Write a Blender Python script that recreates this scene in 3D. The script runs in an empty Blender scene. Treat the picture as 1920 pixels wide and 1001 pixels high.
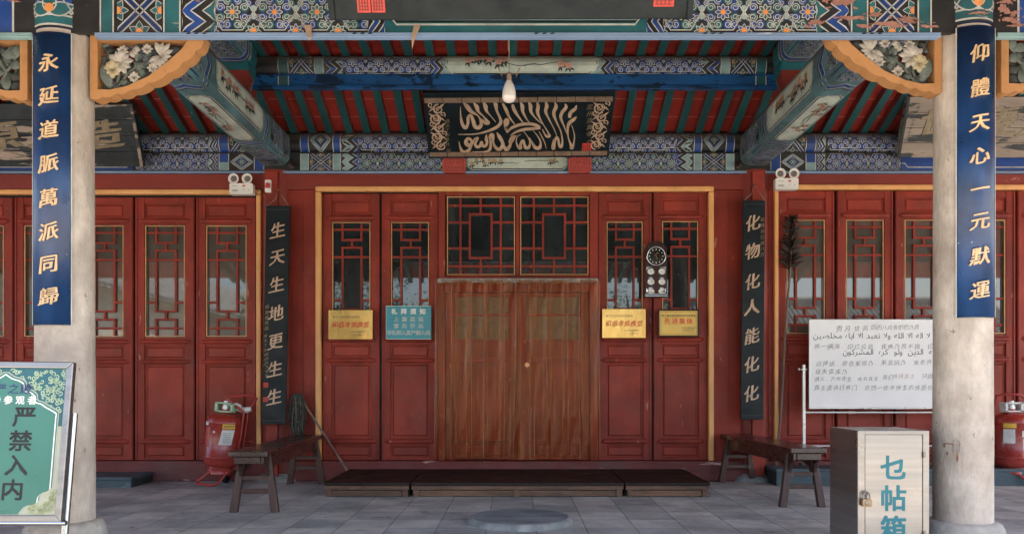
import bpy, bmesh, math, random
from mathutils import Vector, Matrix
from math import sin, cos, pi, radians as R
SC = bpy.context.scene
COL = SC.collection

# ---------------------------------------------------------------- camera, sky, sun, exposure
F, CX, CY, EYE = 1500.0, 968.0, 718.0, 0.984
cd = bpy.data.cameras.new("camera"); cam = bpy.data.objects.new("camera", cd); COL.objects.link(cam)
cam.location = (0, 0, EYE); cam.rotation_euler = (R(90), 0, 0)
cd.sensor_width = 36.0; cd.lens = F / 1920 * 36
cd.shift_x = -(CX - 960) / 1920; cd.shift_y = (CY - 500.5) / 1920
cd.clip_end = 2000
SC.camera = cam
SUN_EL, SUN_AZ = 54.0, 126.0          # azimuth measured clockwise from +Y; sun stands to the right, a little behind the camera
W = bpy.data.worlds.new("World"); SC.world = W; W.use_nodes = True
nt = W.node_tree; nt.nodes.clear()
sky = nt.nodes.new('ShaderNodeTexSky'); sky.sky_type = 'NISHITA'; sky.sun_disc = False
sky.sun_elevation = R(SUN_EL); sky.sun_rotation = R(SUN_AZ); sky.air_density = 1.0; sky.dust_density = 2.0
bg = nt.nodes.new('ShaderNodeBackground'); bg.inputs[1].default_value = 0.15
wo = nt.nodes.new('ShaderNodeOutputWorld')
nt.links.new(sky.outputs[0], bg.inputs[0]); nt.links.new(bg.outputs[0], wo.inputs[0])
sl = bpy.data.lights.new("sun", 'SUN'); sl.energy = 4.6; sl.angle = R(0.5); sl.color = (1.0, 0.93, 0.82)
so = bpy.data.objects.new("sun", sl); COL.objects.link(so)
_d = Vector((sin(R(SUN_AZ)) * cos(R(SUN_EL)), cos(R(SUN_AZ)) * cos(R(SUN_EL)), sin(R(SUN_EL))))
so.rotation_euler = _d.to_track_quat('Z', 'Y').to_euler(); so.location = (-4, -8, 12)
SC.view_settings.view_transform = 'Standard'; SC.view_settings.look = 'None'
SC.view_settings.gamma = 1.0; SC.view_settings.exposure = 2.0
SC.render.engine = 'CYCLES'
SC.cycles.max_bounces = 8; SC.cycles.diffuse_bounces = 5; SC.cycles.glossy_bounces = 4
SC.cycles.transparent_max_bounces = 12; SC.cycles.use_denoising = True
SC.cycles.caustics_reflective = False; SC.cycles.caustics_refractive = False

rng = random.Random(7)
def at(px, py, s):                     # photo pixel at scale s px per metre -> (X, Y, Z)
    return Vector(((px - CX) / s, F / s, EYE + (CY - py) / s))
def X(px, s): return (px - CX) / s
def Z(py, s): return EYE + (CY - py) / s

# ---------------------------------------------------------------- helpers
def lin(h):
    h = h.lstrip('#'); o = []
    for i in (0, 2, 4):
        c = int(h[i:i + 2], 16) / 255
        o.append(c / 12.92 if c <= .04045 else ((c + .055) / 1.055) ** 2.4)
    return tuple(o)

def tag(o, label=None, cat=None, group=None, kind=None):
    if label: o['label'] = label
    if cat: o['category'] = cat
    if group: o['group'] = group
    if kind: o['kind'] = kind
    return o
def thing(name, label, cat, loc=(0, 0, 0), group=None, rz=0):
    o = bpy.data.objects.new(name, None); COL.objects.link(o); o.empty_display_size = .1
    o.location = loc; o.rotation_euler = (0, 0, rz)
    bpy.context.view_layer.update()
    return tag(o, label, cat, group)
def copy_tree(o, parent=None):
    c = o.copy(); COL.objects.link(c)
    if parent is not None:
        c.parent = parent
    for ch in list(o.children): copy_tree(ch, c)
    return c

class MB:
    """mesh collector in world coordinates (or local ones when built with local=True)"""
    def __init__(s): s.v = []; s.f = []; s.m = []; s.sm = []; s.M = None; s.cur = 0; s.smooth = False
    def add(s, vs, fs, m=None, smooth=None):
        b = len(s.v); m = s.cur if m is None else m; smooth = s.smooth if smooth is None else smooth
        for p in vs:
            p = Vector(p)
            if s.M is not None: p = s.M @ p
            s.v.append(p)
        for f in fs:
            s.f.append(tuple(b + i for i in f)); s.m.append(m); s.sm.append(smooth)
        return s
    def box(s, x0, x1, y0, y1, z0, z1, m=None):
        x0, x1 = min(x0, x1), max(x0, x1); y0, y1 = min(y0, y1), max(y0, y1); z0, z1 = min(z0, z1), max(z0, z1)
        vs = [(x, y, z) for x in (x0, x1) for y in (y0, y1) for z in (z0, z1)]
        return s.add(vs, [(0, 1, 3, 2), (4, 6, 7, 5), (0, 4, 5, 1), (2, 3, 7, 6), (0, 2, 6, 4), (1, 5, 7, 3)], m, False)
    def cbox(s, x0, x1, y0, y1, z0, z1, c, m=None):      # box with chamfered long front/back edges
        pts = [(x0 + c, z0), (x1 - c, z0), (x1, z0 + c), (x1, z1 - c), (x1 - c, z1), (x0 + c, z1), (x0, z1 - c), (x0, z0 + c)]
        return s.prism([(p[0], p[1]) for p in pts], y0, y1, 'XZ', m)
    def prism(s, pts, a, b, plane='XZ', m=None, smooth_sides=False):
        n = len(pts)
        if plane == 'XZ': vs = [(p[0], a, p[1]) for p in pts] + [(p[0], b, p[1]) for p in pts]
        elif plane == 'XY': vs = [(p[0], p[1], a) for p in pts] + [(p[0], p[1], b) for p in pts]
        else: vs = [(a, p[0], p[1]) for p in pts] + [(b, p[0], p[1]) for p in pts]
        s.add(vs, [tuple(range(n)), tuple(range(2 * n - 1, n - 1, -1))], m, False)
        s.add(vs, [(i, i + n, (i + 1) % n + n, (i + 1) % n) for i in range(n)], m, smooth_sides)
        return s
    def frustum(s, c0, c1, w0, w1, m=None):              # square bar c0->c1, section (wx,wy) at each end, axes along X and Y
        vs = []
        for c, w in ((c0, w0), (c1, w1)):
            for dx, dy in ((-1, -1), (1, -1), (1, 1), (-1, 1)): vs.append((c[0] + dx * w[0] / 2, c[1] + dy * w[1] / 2, c[2]))
        return s.add(vs, [(3, 2, 1, 0), (4, 5, 6, 7), (0, 1, 5, 4), (1, 2, 6, 5), (2, 3, 7, 6), (3, 0, 4, 7)], m, False)
    def tube(s, pts, r, seg=8, m=None, caps=True, closed=False):
        pts = [Vector(p) for p in pts]; n = len(pts)
        rs = r if isinstance(r, (list, tuple)) else [r] * n
        vs = []; prev = None
        for i, p in enumerate(pts):
            a = pts[(i - 1) % n] if (closed or i > 0) else p
            b = pts[(i + 1) % n] if (closed or i < n - 1) else p
            t = (b - a).normalized()
            if prev is None:
                up = Vector((0, 0, 1)) if abs(t.z) < .9 else Vector((1, 0, 0)); prev = t.cross(up).normalized()
            prev = (prev - t * prev.dot(t)).normalized(); q = t.cross(prev)
            for k in range(seg):
                A = 2 * pi * k / seg; vs.append(p + (prev * cos(A) + q * sin(A)) * rs[i])
        fs = []
        for i in range(n if closed else n - 1):
            j = (i + 1) % n
            for k in range(seg): fs.append((i * seg + k, i * seg + (k + 1) % seg, j * seg + (k + 1) % seg, j * seg + k))
        s.add(vs, fs, m, True)
        if caps and not closed: s.add(vs, [tuple(range(seg - 1, -1, -1)), tuple(range((n - 1) * seg, n * seg))], m, False)
        return s
    def lathe(s, prof, c=(0, 0, 0), seg=32, m=None, axis='Z', a0=0, a1=2 * pi, smooth=True):
        full = abs(a1 - a0 - 2 * pi) < 1e-6; ns = seg if full else seg + 1; vs = []
        for r, h in prof:
            for k in range(ns):
                A = a0 + (a1 - a0) * k / seg
                if axis == 'Z': vs.append((c[0] + r * cos(A), c[1] + r * sin(A), c[2] + h))
                elif axis == 'Y': vs.append((c[0] + r * cos(A), c[1] + h, c[2] + r * sin(A)))
                else: vs.append((c[0] + h, c[1] + r * cos(A), c[2] + r * sin(A)))
        fs = []
        for i in range(len(prof) - 1):
            for k in range(seg):
                j = (k + 1) % ns; fs.append((i * ns + k, i * ns + j, (i + 1) * ns + j, (i + 1) * ns + k))
        s.add(vs, fs, m, smooth)
        if full:
            if prof[0][0] > 1e-6: s.add(vs[:ns], [tuple(range(ns - 1, -1, -1))], m, False)
            if prof[-1][0] > 1e-6: s.add(vs[-ns:], [tuple(range(ns))], m, False)
        return s
    def dface(s, c, r, y, m=None, n=24):                 # flat round face towards the camera
        return s.add([(c[0] + r * cos(2 * pi * k / n), y, c[1] + r * sin(2 * pi * k / n)) for k in range(n)], [tuple(range(n))], m, False)
    def build(s, name, mats, parent=None, bevel=0, local=False, seg=2, weld=False):
        if not isinstance(mats, (list, tuple)): mats = [mats]
        me = bpy.data.meshes.new(name); vs = s.v
        o = bpy.data.objects.new(name, me); COL.objects.link(o)
        if parent is not None:
            o.parent = parent
            if not local:
                root = parent
                Mi = world(root).inverted(); vs = [Mi @ p for p in vs]
        me.from_pydata([tuple(p) for p in vs], [], s.f)
        for mt in mats: me.materials.append(mt)
        me.polygons.foreach_set('material_index', s.m); me.polygons.foreach_set('use_smooth', s.sm)
        me.update()
        if bevel:
            b = o.modifiers.new('bevel', 'BEVEL'); b.width = bevel; b.segments = seg; b.limit_method = 'ANGLE'; b.angle_limit = R(40)
        return o
def world(o):
    M = Matrix.Translation(o.location) @ o.rotation_euler.to_matrix().to_4x4() @ Matrix.Diagonal((*o.scale, 1))
    return world(o.parent) @ M if o.parent else M

# ---------------------------------------------------------------- materials
def pmat(name, col, rough=.5, var=.2, scale=5, stretch=(1, 1, 1), bump=0, bscale=None, chip=None, chip_amt=.0, chip_scale=9, chip_stretch=None,
         dirt=None, dirt_amt=0, dirt_scale=1.6, metal=0, spec=.5, coat=0, rvar=.12, detail=6, top_dust=None, top_amt=.7):
    m = bpy.data.materials.new(name); m.use_nodes = True; n = m.node_tree; L = n.links
    b = n.nodes['Principled BSDF']; b.inputs['Roughness'].default_value = rough; b.inputs['Metallic'].default_value = metal
    b.inputs['Specular IOR Level'].default_value = spec; b.inputs['Coat Weight'].default_value = coat; b.inputs['Coat Roughness'].default_value = .12
    tc = n.nodes.new('ShaderNodeTexCoord'); oi = n.nodes.new('ShaderNodeObjectInfo')
    mu = n.nodes.new('ShaderNodeVectorMath'); mu.operation = 'MULTIPLY_ADD'
    cb = n.nodes.new('ShaderNodeCombineXYZ')
    for i in range(3): L.new(oi.outputs['Random'], cb.inputs[i])
    mu.inputs[1].default_value = (37, 37, 37); L.new(cb.outputs[0], mu.inputs[0]); L.new(tc.outputs['Object'], mu.inputs[2])
    def noise(sc, st, det=detail, ro=.6):
        mp = n.nodes.new('ShaderNodeVectorMath'); mp.operation = 'MULTIPLY'; mp.inputs[1].default_value = st; L.new(mu.outputs[0], mp.inputs[0])
        t = n.nodes.new('ShaderNodeTexNoise'); t.inputs['Scale'].default_value = sc; t.inputs['Detail'].default_value = det
        t.inputs['Roughness'].default_value = ro; L.new(mp.outputs[0], t.inputs['Vector']); return t
    def mix(a, bb, f, A=None):
        x = n.nodes.new('ShaderNodeMix'); x.data_type = 'RGBA'
        if isinstance(a, tuple): x.inputs['A'].default_value = (*a, 1)
        else: L.new(a, x.inputs['A'])
        if isinstance(bb, tuple): x.inputs['B'].default_value = (*bb, 1)
        else: L.new(bb, x.inputs['B'])
        L.new(f, x.inputs['Factor']); return x.outputs['Result']
    def ramp(src, p0, p1):
        r = n.nodes.new('ShaderNodeMapRange'); r.inputs['From Min'].default_value = p0; r.inputs['From Max'].default_value = p1
        L.new(src, r.inputs['Value']); return r.outputs['Result']
    nz = noise(scale, stretch)
    lo = tuple(max(0, c * (1 - var)) for c in col); hi = tuple(min(1, c * (1 + var)) for c in col)
    c = mix(lo, hi, ramp(nz.outputs['Fac'], .3, .7))
    if dirt: 
        dn = noise(dirt_scale, (1, 1, 1), 8, .7); c = mix(c, dirt, ramp(dn.outputs['Fac'], .62 - .35 * dirt_amt, .62 + .25 * (1 - dirt_amt)))
    if chip:
        cn = noise(chip_scale, chip_stretch or stretch, 7, .65); c = mix(c, chip, ramp(cn.outputs['Fac'], (.645 if chip_amt > -.08 else .70) - chip_amt, (.665 if chip_amt > -.08 else .715) - chip_amt))
    if top_dust:
        g = n.nodes.new('ShaderNodeNewGeometry'); sx = n.nodes.new('ShaderNodeSeparateXYZ'); L.new(g.outputs['Normal'], sx.inputs[0])
        mm = n.nodes.new('ShaderNodeMath'); mm.operation = 'MULTIPLY'; mm.inputs[1].default_value = top_amt
        L.new(ramp(sx.outputs['Z'], -.05, .75), mm.inputs[0]); c = mix(c, top_dust, mm.outputs[0])
    L.new(c, b.inputs['Base Color'])
    rn = noise(scale * 1.7, (1, 1, 1), 4)
    rr = n.nodes.new('ShaderNodeMapRange'); rr.inputs['From Min'].default_value = .3; rr.inputs['From Max'].default_value = .7
    rr.inputs['To Min'].default_value = max(.02, rough - rvar); rr.inputs['To Max'].default_value = min(1, rough + rvar)
    L.new(rn.outputs['Fac'], rr.inputs['Value']); L.new(rr.outputs[0], b.inputs['Roughness'])
    if bump:
        bn = noise(bscale or scale * 4, stretch, 5); bp = n.nodes.new('ShaderNodeBump'); bp.inputs['Strength'].default_value = bump
        bp.inputs['Distance'].default_value = .01; L.new(bn.outputs['Fac'], bp.inputs['Height']); L.new(bp.outputs[0], b.inputs['Normal'])
    return m
M = {}
RED = (.25, .032, .019)
M['red'] = pmat('red_paint', RED, .5, .32, 3, (1, 1, .5), .25, 30, spec=.28, chip=(.42, .19, .14), chip_amt=-.015, chip_scale=14, chip_stretch=(1.6, 1.6, .35), dirt=(.13, .022, .015), dirt_amt=.45)
M['redpanel'] = pmat('red_paint_panel', (.265, .037, .022), .5, .34, 3.2, (.7, .7, .5), .25, 26, spec=.28, chip=(.40, .14, .09), chip_amt=-.018, chip_scale=18, chip_stretch=(2.2, 2.2, .5), dirt=(.17, .032, .022), dirt_amt=.5, dirt_scale=2.4)
M['redlintel'] = pmat('red_paint_lintel', (.19, .022, .013), .55, .25, 2, (.4, 1, 1), .15, 20, chip=(.35, .15, .11), chip_amt=-.03)
M['redsill'] = pmat('worn_red_sill', (.15, .026, .024), .6, .25, 4, (.4, 1, 1), .5, 25, chip=(.42, .25, .23), chip_amt=.03, chip_scale=5, chip_stretch=(.5, 1, 2.2), dirt=(.09, .05, .045), dirt_amt=.4)
M['redsoffit'] = pmat('red_soffit_board', (.36, .036, .024), .65, .25, 2.5, (1, 1, 1), .3, 18, dirt=(.20, .022, .018), dirt_amt=.4)
M['redline'] = pmat('pale_red_seam', (.55, .22, .16), .7)
M['rafter'] = pmat('teal_rafter_paint', (.012, .075, .078), .55, .3, 4, (1, .3, 1), .2, 20, chip=(.2, .2, .17), chip_amt=-.06)
M['rafterside'] = pmat('dull_red_rafter_side', (.17, .03, .026), .6, .3, 4)
M['gold'] = pmat('ochre_gold_paint', (.72, .37, .135), .42, .18, 5, (1, 1, .3), .2, 20, chip=(.30, .06, .03), chip_amt=-.04)
M['ochre'] = pmat('ochre_corbel_paint', (.43, .21, .078), .6, .28, 5, (1, 1, 1), .4, 30, chip=(.24, .11, .05), chip_amt=-.02, chip_scale=22, dirt=(.27, .13, .055), dirt_amt=.45, dirt_scale=5)
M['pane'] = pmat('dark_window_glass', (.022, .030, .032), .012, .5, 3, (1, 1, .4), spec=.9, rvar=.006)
M['panegrey'] = pmat('dusty_window_glass', (.085, .080, .068), .016, .4, 2.2, (1, 1, .6), spec=1.0, rvar=.008, dirt=(.11, .105, .09), dirt_amt=.35)
M['stone'] = pmat('weathered_column_stone', (.52, .46, .395), .85, .3, 9, (1, 1, .5), .5, 60, chip=(.26, .20, .155), chip_amt=-.005, chip_scale=24, chip_stretch=(1, 1, .55), dirt=(.33, .265, .215), dirt_amt=.5, dirt_scale=2.6)
M['base'] = pmat('column_base_stone', (.46, .43, .38), .9, .25, 9, (1, 1, 1), .7, 40, dirt=(.25, .24, .23), dirt_amt=.5)
M['disc'] = pmat('blue_grey_stone', (.21, .245, .255), .8, .4, 9, (.35, 1, 1), .6, 30, dirt=(.12, .145, .155), dirt_amt=.5, dirt_scale=4)
M['discrim'] = pmat('pale_stone_rim', (.30, .31, .30), .85, .35, 8, (1, 1, 1), .8, 30, dirt=(.12, .15, .14), dirt_amt=.5, dirt_scale=5)
M['bluestrip'] = pmat('pale_blue_moulding', (.19, .28, .43), .5, .25, 4, (.2, 1, 3), .15, 20, chip=(.45, .5, .55), chip_amt=.0, chip_scale=9, chip_stretch=(.4, 2, 6))
# decorative palette
GRIME = (.040, .036, .031)
M['dk'] = pmat('deco_black', (.008, .010, .012), .5, .4, 6, (.3, 1, 1), chip=(.10, .08, .06), chip_amt=-.03, chip_stretch=(.3, 1, 2), top_dust=(.13, .105, .085), dirt=GRIME, dirt_amt=.22, dirt_scale=1.9)
M['wh'] = pmat('deco_white_line', (.44, .45, .42), .6, .25, 9, top_dust=(.13, .105, .085), dirt=GRIME, dirt_amt=.22, dirt_scale=1.9)
M['bl'] = pmat('deco_blue', (.007, .05, .235), .5, .35, 6, (.4, 1, 1), chip=(.09, .13, .2), chip_amt=-.02, chip_stretch=(.4, 1, 2), top_dust=(.13, .105, .085), dirt=GRIME, dirt_amt=.22, dirt_scale=1.9)
M['te'] = pmat('deco_teal', (.010, .095, .115), .5, .35, 6, (.4, 1, 1), chip=(.14, .23, .22), chip_amt=-.02, chip_stretch=(.4, 1, 2), top_dust=(.13, .105, .085), dirt=GRIME, dirt_amt=.22, dirt_scale=1.9)
M['pt'] = pmat('deco_pale_teal', (.21, .34, .36), .55, .35, 5, (.5, 1, 1), top_dust=(.13, .105, .085), dirt=GRIME, dirt_amt=.22, dirt_scale=1.9)
M['or'] = pmat('deco_orange', (.62, .25, .08), .55, .2, 8, top_dust=(.13, .105, .085), dirt=GRIME, dirt_amt=.22, dirt_scale=1.9)
M['pg'] = pmat('deco_pale_panel', (.50, .57, .49), .6, .2, 4, (1, 1, 1), dirt=(.28, .36, .33), dirt_amt=.5, dirt_scale=5, top_dust=(.16, .14, .115))
M['pk'] = pmat('deco_pink', (.60, .27, .20), .6, .25, 20)
M['lf'] = pmat('deco_dark_leaf', (.02, .035, .035), .6, .3, 20)
M['yl'] = pmat('deco_yellow', (.62, .42, .12), .6, .25, 20)
M['peel'] = pmat('peeled_pink_undercoat', (.27, .135, .105), .85, .3, 12, bump=.5, bscale=30)
M['ct'] = pmat('deco_cross_beam_teal', (.085, .19, .215), .55, .4, 5, (1, .5, 1), dirt=(.05, .075, .08), dirt_amt=.4, dirt_scale=5, top_dust=(.14, .115, .09))
DECO = ['dk', 'wh', 'bl', 'te', 'pt', 'or', 'pg', 'pk', 'lf', 'yl', 'peel', 'ct']
DI = {k: i for i, k in enumerate(DECO)}
DM = [M[k] for k in DECO]
M['cloudblue'] = pmat('clouded_blue_board', (.010, .072, .215), .5, .4, 4, (.5, 1, 1), spec=.3, chip=(.006, .022, .055), chip_amt=.10, chip_scale=5, chip_stretch=(.55, 1, 1.3))
M['couplet'] = pmat('blue_lacquer', (.008, .044, .145), .38, .5, 4, (1, 1, .3), .12, 30, chip=(.35, .42, .5), chip_amt=-.055, chip_scale=38, chip_stretch=(1, 1, 1), dirt=(.006, .018, .05), dirt_amt=.5, dirt_scale=2.5, coat=.12)
M['goldtext'] = pmat('gilt_lettering', (.62, .43, .24), .5, .25, 14, bump=.3, bscale=40, chip=(.75, .6, .4), chip_amt=-.04)
M['blackboard'] = pmat('black_lacquer', (.006, .012, .015), .5, .5, 5, (.4, 1, 1.2), .12, 22, chip=(.11, .12, .12), chip_amt=-.065, chip_scale=20, chip_stretch=(.4, 1, 2.5), spec=.25)
M['oldboard'] = pmat('weathered_black_board', (.018, .024, .027), .6, .5, 4, (.3, 1, 2.5), .3, 18, spec=.3, chip=(.33, .27, .21), chip_amt=.07, chip_scale=3.4, chip_stretch=(.32, 1.2, 2.6), dirt=(.05, .055, .055), dirt_amt=.4)
M['oldpale'] = pmat('peeled_grey_board', (.24, .195, .155), .7, .25, 5, (.3, 1, 2.5), .3, 18, chip=(.025, .03, .032), chip_amt=.115, chip_scale=3.0, chip_stretch=(.35, 1.2, 2.6))
M['bronze'] = pmat('dull_bronze_gilt', (.47, .335, .235), .5, .25, 16, bump=.3, bscale=40, chip=(.55, .50, .36), chip_amt=-.03, chip_scale=22)
M['darkbronze'] = pmat('dark_bronze_trim', (.21, .145, .10), .55, .3, 16, bump=.3, bscale=40)
M['dullgold'] = pmat('dull_gilt', (.20, .155, .085), .55, .3, 16)
M['seal'] = pmat('red_seal', (.50, .05, .035), .6, .2, 20)
M['sealdark'] = pmat('dark_red_seal_lines', (.17, .02, .016), .6)
M['padred'] = pmat('carved_red_block', (.40, .06, .045), .55, .2, 10, bump=.4, bscale=50)
M['darkwood'] = pmat('dark_brown_wood', (.036, .017, .013), .30, .4, 3.5, (6, .5, 6), .25, 14, chip=(.25, .17, .13), chip_amt=-.05, chip_scale=7, chip_stretch=(4, .6, 4), coat=.35)
M['legwood'] = pmat('worn_leg_wood', (.06, .028, .022), .5, .4, 4, (6, 6, .5), .3, 14, chip=(.33, .26, .21), chip_amt=.005, chip_scale=6, chip_stretch=(5, 5, .5))
M['deckwood'] = pmat('dark_deck_wood', (.024, .015, .011), .6, .5, 3, (.4, 7, 7), .35, 16, chip=(.20, .12, .08), chip_amt=-.06, chip_scale=6, chip_stretch=(.4, 5, 5), dirt=(.016, .011, .009), dirt_amt=.4, spec=.25)
M['deckfront'] = pmat('brown_deck_edge', (.16, .08, .042), .5, .5, 3, (.5, 6, 6), .35, 16, chip=(.30, .20, .13), chip_amt=-.045, chip_scale=5, chip_stretch=(.35, 4, 5), dirt=(.03, .018, .013), dirt_amt=.5)
M['stepblue'] = pmat('blue_grey_step_paint', (.05, .085, .10), .6, .3, 4, (.4, 1, 1), .3, 20, chip=(.28, .36, .42), chip_amt=.0, chip_scale=5, chip_stretch=(.4, 1.5, 2))
M['stepdark'] = pmat('dark_step_paint', (.02, .03, .032), .6, .3, 4, (.4, 1, 1), .3, 20, chip=(.18, .2, .2), chip_amt=-.05)
M['steel'] = pmat('brushed_steel', (.31, .295, .28), .32, .16, 4, (.15, .15, 6), .02, 60, metal=.9, rvar=.08, dirt=(.27, .255, .24), dirt_amt=.12, dirt_scale=3)
M['chrome'] = pmat('polished_tube', (.45, .46, .47), .16, .08, 4, metal=1, rvar=.04)
M['brass'] = pmat('old_brass', (.24, .17, .10), .42, .3, 14, metal=1)
M['iron'] = pmat('grey_iron', (.25, .22, .20), .45, .3, 12, metal=.8)
M['white'] = pmat('white_plastic', (.72, .71, .67), .4, .06, 5)
M['whiteboard'] = pmat('whiteboard_enamel', (.82, .85, .86), .2, .05, 3, coat=.3, rvar=.04)
M['alu'] = pmat('pale_aluminium', (.66, .66, .64), .35, .08, 5, metal=.5)
M['ink'] = pmat('black_marker', (.035, .04, .05), .5)
M['inkblack'] = pmat('black_sign_lettering', (.007, .008, .009), .6)
M['inkred'] = pmat('faded_red_marker', (.45, .27, .25), .5)
M['black'] = pmat('black_plastic', (.012, .012, .013), .45, .3, 8)
M['tealsign'] = pmat('teal_notice_face', (.014, .25, .32), .4, .12, 4, coat=.15)
M['tealtext'] = pmat('teal_lettering', (.006, .15, .18), .45, .1)
M['palegreen'] = pmat('pale_green', (.33, .43, .28), .5, .1)
M['signgreen'] = pmat('sign_green', (.036, .155, .12), .35, .10, 2, coat=.3)
M['signdeep'] = pmat('sign_deep_teal', (.010, .085, .10), .35, .1, coat=.3)
M['signcream'] = pmat('sign_cream', (.33, .34, .27), .4, .08, coat=.3)
M['navy'] = pmat('navy_lettering', (.02, .035, .12), .5)
M['goldfoil'] = pmat('gold_mirror_foil', (.50, .30, .095), .19, .2, 3, (1, 1, .6), metal=1, bump=.7, bscale=2.6, rvar=.06)
M['goldmatt'] = pmat('yellow_matt_plaque', (.62, .42, .10), .4, .1, 5, metal=.25)
M['redtext'] = pmat('red_lettering', (.55, .03, .02), .5)
M['clockwood'] = pmat('clock_dark_wood', (.030, .010, .008), .4, .3, 4, (5, 5, .6), spec=.3)
M['dialblack'] = pmat('dial_black', (.008, .008, .008), .25)
M['exred'] = pmat('extinguisher_red', (.30, .032, .023), .3, .15, 3, coat=.3, dirt=(.25, .06, .045), dirt_amt=.25)
M['tubered'] = pmat('trolley_red', (.34, .035, .028), .4, .2, 5)
M['rubber'] = pmat('black_rubber', (.018, .018, .018), .75, .3)
M['valvegreen'] = pmat('pale_green_valve', (.30, .50, .32), .45, .3, 10)
M['paper'] = pmat('paper_label', (.60, .62, .60), .6, .15, 9)
M['labelyellow'] = pmat('yellow_label', (.70, .45, .05), .5)
M['labelblue'] = pmat('blue_label', (.04, .28, .50), .5)
M['mop'] = pmat('dark_mop_yarn', (.045, .044, .036), .95, .7, 60)
M['stick'] = pmat('worn_stick_wood', (.16, .11, .085), .65, .35, 6, (6, 6, .5))
M['feather'] = pmat('dark_brown_feather', (.028, .016, .011), .7, .5, 20)
M['tape'] = pmat('brown_tape', (.32, .22, .15), .5, .25, 10)
M['rooftile'] = pmat('grey_roof_tile', (.40, .39, .37), .85, .3, 5, bump=.4)
M['plaster'] = pmat('pale_plaster', (.62, .58, .50), .85, .15, 2)
M['bark'] = pmat('tree_bark', (.10, .075, .055), .9, .3, 6, (4, 4, .6), .6)
M['leaf'] = pmat('tree_leaf', (.055, .095, .028), .6, .4, 3)
def glow_mat(name, col, alpha_t=0):
    m = pmat(name, col, .18, .03, 3, coat=.5); m.node_tree.nodes['Principled BSDF'].inputs['Subsurface Weight'].default_value = .2
    return m
M['bulbwhite'] = glow_mat('opal_bulb', (.80, .76, .72))
M['signpale'] = pmat('sign_pale_lime', (.30, .34, .19), .4, .08)
M['steeldoor'] = M['steel']
M['paneinner'] = pmat('curtained_glass', (.11, .125, .10), .3, .15, 3)
M['trimgold'] = pmat('dull_gold_bead', (.50, .27, .11), .5, .25, 6)
M['rust'] = pmat('rust_stain', (.27, .15, .09), .9, .5, 20)
def floor_mat():
    m = pmat('grey_stone_paving', (.475, .50, .465), .72, .3, 2.2, (1, 1, 1), .6, 22, dirt=(.22, .245, .25), dirt_amt=.5, dirt_scale=2.0)
    n = m.node_tree; L = n.links; b = n.nodes['Principled BSDF']
    tc = n.nodes.new('ShaderNodeTexCoord'); mp = n.nodes.new('ShaderNodeMapping'); mp.inputs['Location'].default_value = (.195, -.06, 0)
    L.new(tc.outputs['Object'], mp.inputs['Vector'])
    nz = n.nodes.new('ShaderNodeTexNoise'); nz.inputs['Scale'].default_value = 9; nz.inputs['Detail'].default_value = 5; L.new(tc.outputs['Object'], nz.inputs['Vector'])
    ad = n.nodes.new('ShaderNodeVectorMath'); ad.operation = 'MULTIPLY_ADD'; ad.inputs[1].default_value = (.012, .012, 0); L.new(nz.outputs['Color'], ad.inputs[0]); L.new(mp.outputs[0], ad.inputs[2])
    br = n.nodes.new('ShaderNodeTexBrick'); br.offset = 0; br.squash = 1
    for k, v in (('Scale', 1), ('Mortar Size', .0032), ('Mortar Smooth', .25), ('Bias', 0), ('Brick Width', .337), ('Row Height', .337)): br.inputs[k].default_value = v
    br.inputs['Color1'].default_value = (.78, .80, .82, 1); br.inputs['Color2'].default_value = (1.22, 1.18, 1.15, 1); br.inputs['Mortar'].default_value = (.25, .25, .25, 1)
    L.new(ad.outputs[0], br.inputs['Vector'])
    # mortar widened irregularly, worn light streaks
    src = b.inputs['Base Color'].links[0].from_socket
    x = n.nodes.new('ShaderNodeMix'); x.data_type = 'RGBA'; x.blend_type = 'MULTIPLY'; x.inputs['Factor'].default_value = 1
    L.new(src, x.inputs['A']); L.new(br.outputs['Color'], x.inputs['B'])
    st = n.nodes.new('ShaderNodeTexNoise'); st.inputs['Scale'].default_value = 3.2; st.inputs['Detail'].default_value = 9; st.inputs['Roughness'].default_value = .72
    sm = n.nodes.new('ShaderNodeMapping'); sm.inputs['Scale'].default_value = (.8, 1.5, 1); L.new(tc.outputs['Object'], sm.inputs['Vector']); L.new(sm.outputs[0], st.inputs['Vector'])
    rp = n.nodes.new('ShaderNodeMapRange'); rp.inputs['From Min'].default_value = .52; rp.inputs['From Max'].default_value = .75; rp.inputs['To Max'].default_value = .75; L.new(st.outputs['Fac'], rp.inputs['Value'])
    y = n.nodes.new('ShaderNodeMix'); y.data_type = 'RGBA'; y.inputs['B'].default_value = (.60, .61, .59, 1); L.new(x.outputs['Result'], y.inputs['A']); L.new(rp.outputs[0], y.inputs['Factor'])
    rp2 = n.nodes.new('ShaderNodeMapRange'); rp2.inputs['From Min'].default_value = .40; rp2.inputs['From Max'].default_value = .30; L.new(st.outputs['Fac'], rp2.inputs['Value'])
    y2 = n.nodes.new('ShaderNodeMix'); y2.data_type = 'RGBA'; y2.inputs['B'].default_value = (.08, .08, .078, 1); L.new(y.outputs['Result'], y2.inputs['A']); L.new(rp2.outputs[0], y2.inputs['Factor'])
    L.new(y2.outputs['Result'], b.inputs['Base Color'])
    bp = [q for q in n.nodes if q.type == 'BUMP'][0]; b2 = n.nodes.new('ShaderNodeBump'); b2.inputs['Strength'].default_value = .8; b2.inputs['Distance'].default_value = .004; b2.invert = True
    L.new(br.outputs['Fac'], b2.inputs['Height']); L.new(bp.outputs[0], b2.inputs['Normal']); L.new(b2.outputs[0], b.inputs['Normal'])
    return m
M['floor'] = floor_mat()
M['court'] = pmat('pale_courtyard_paving', (.52, .46, .38), .85, .2, 2, bump=.2)
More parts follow.
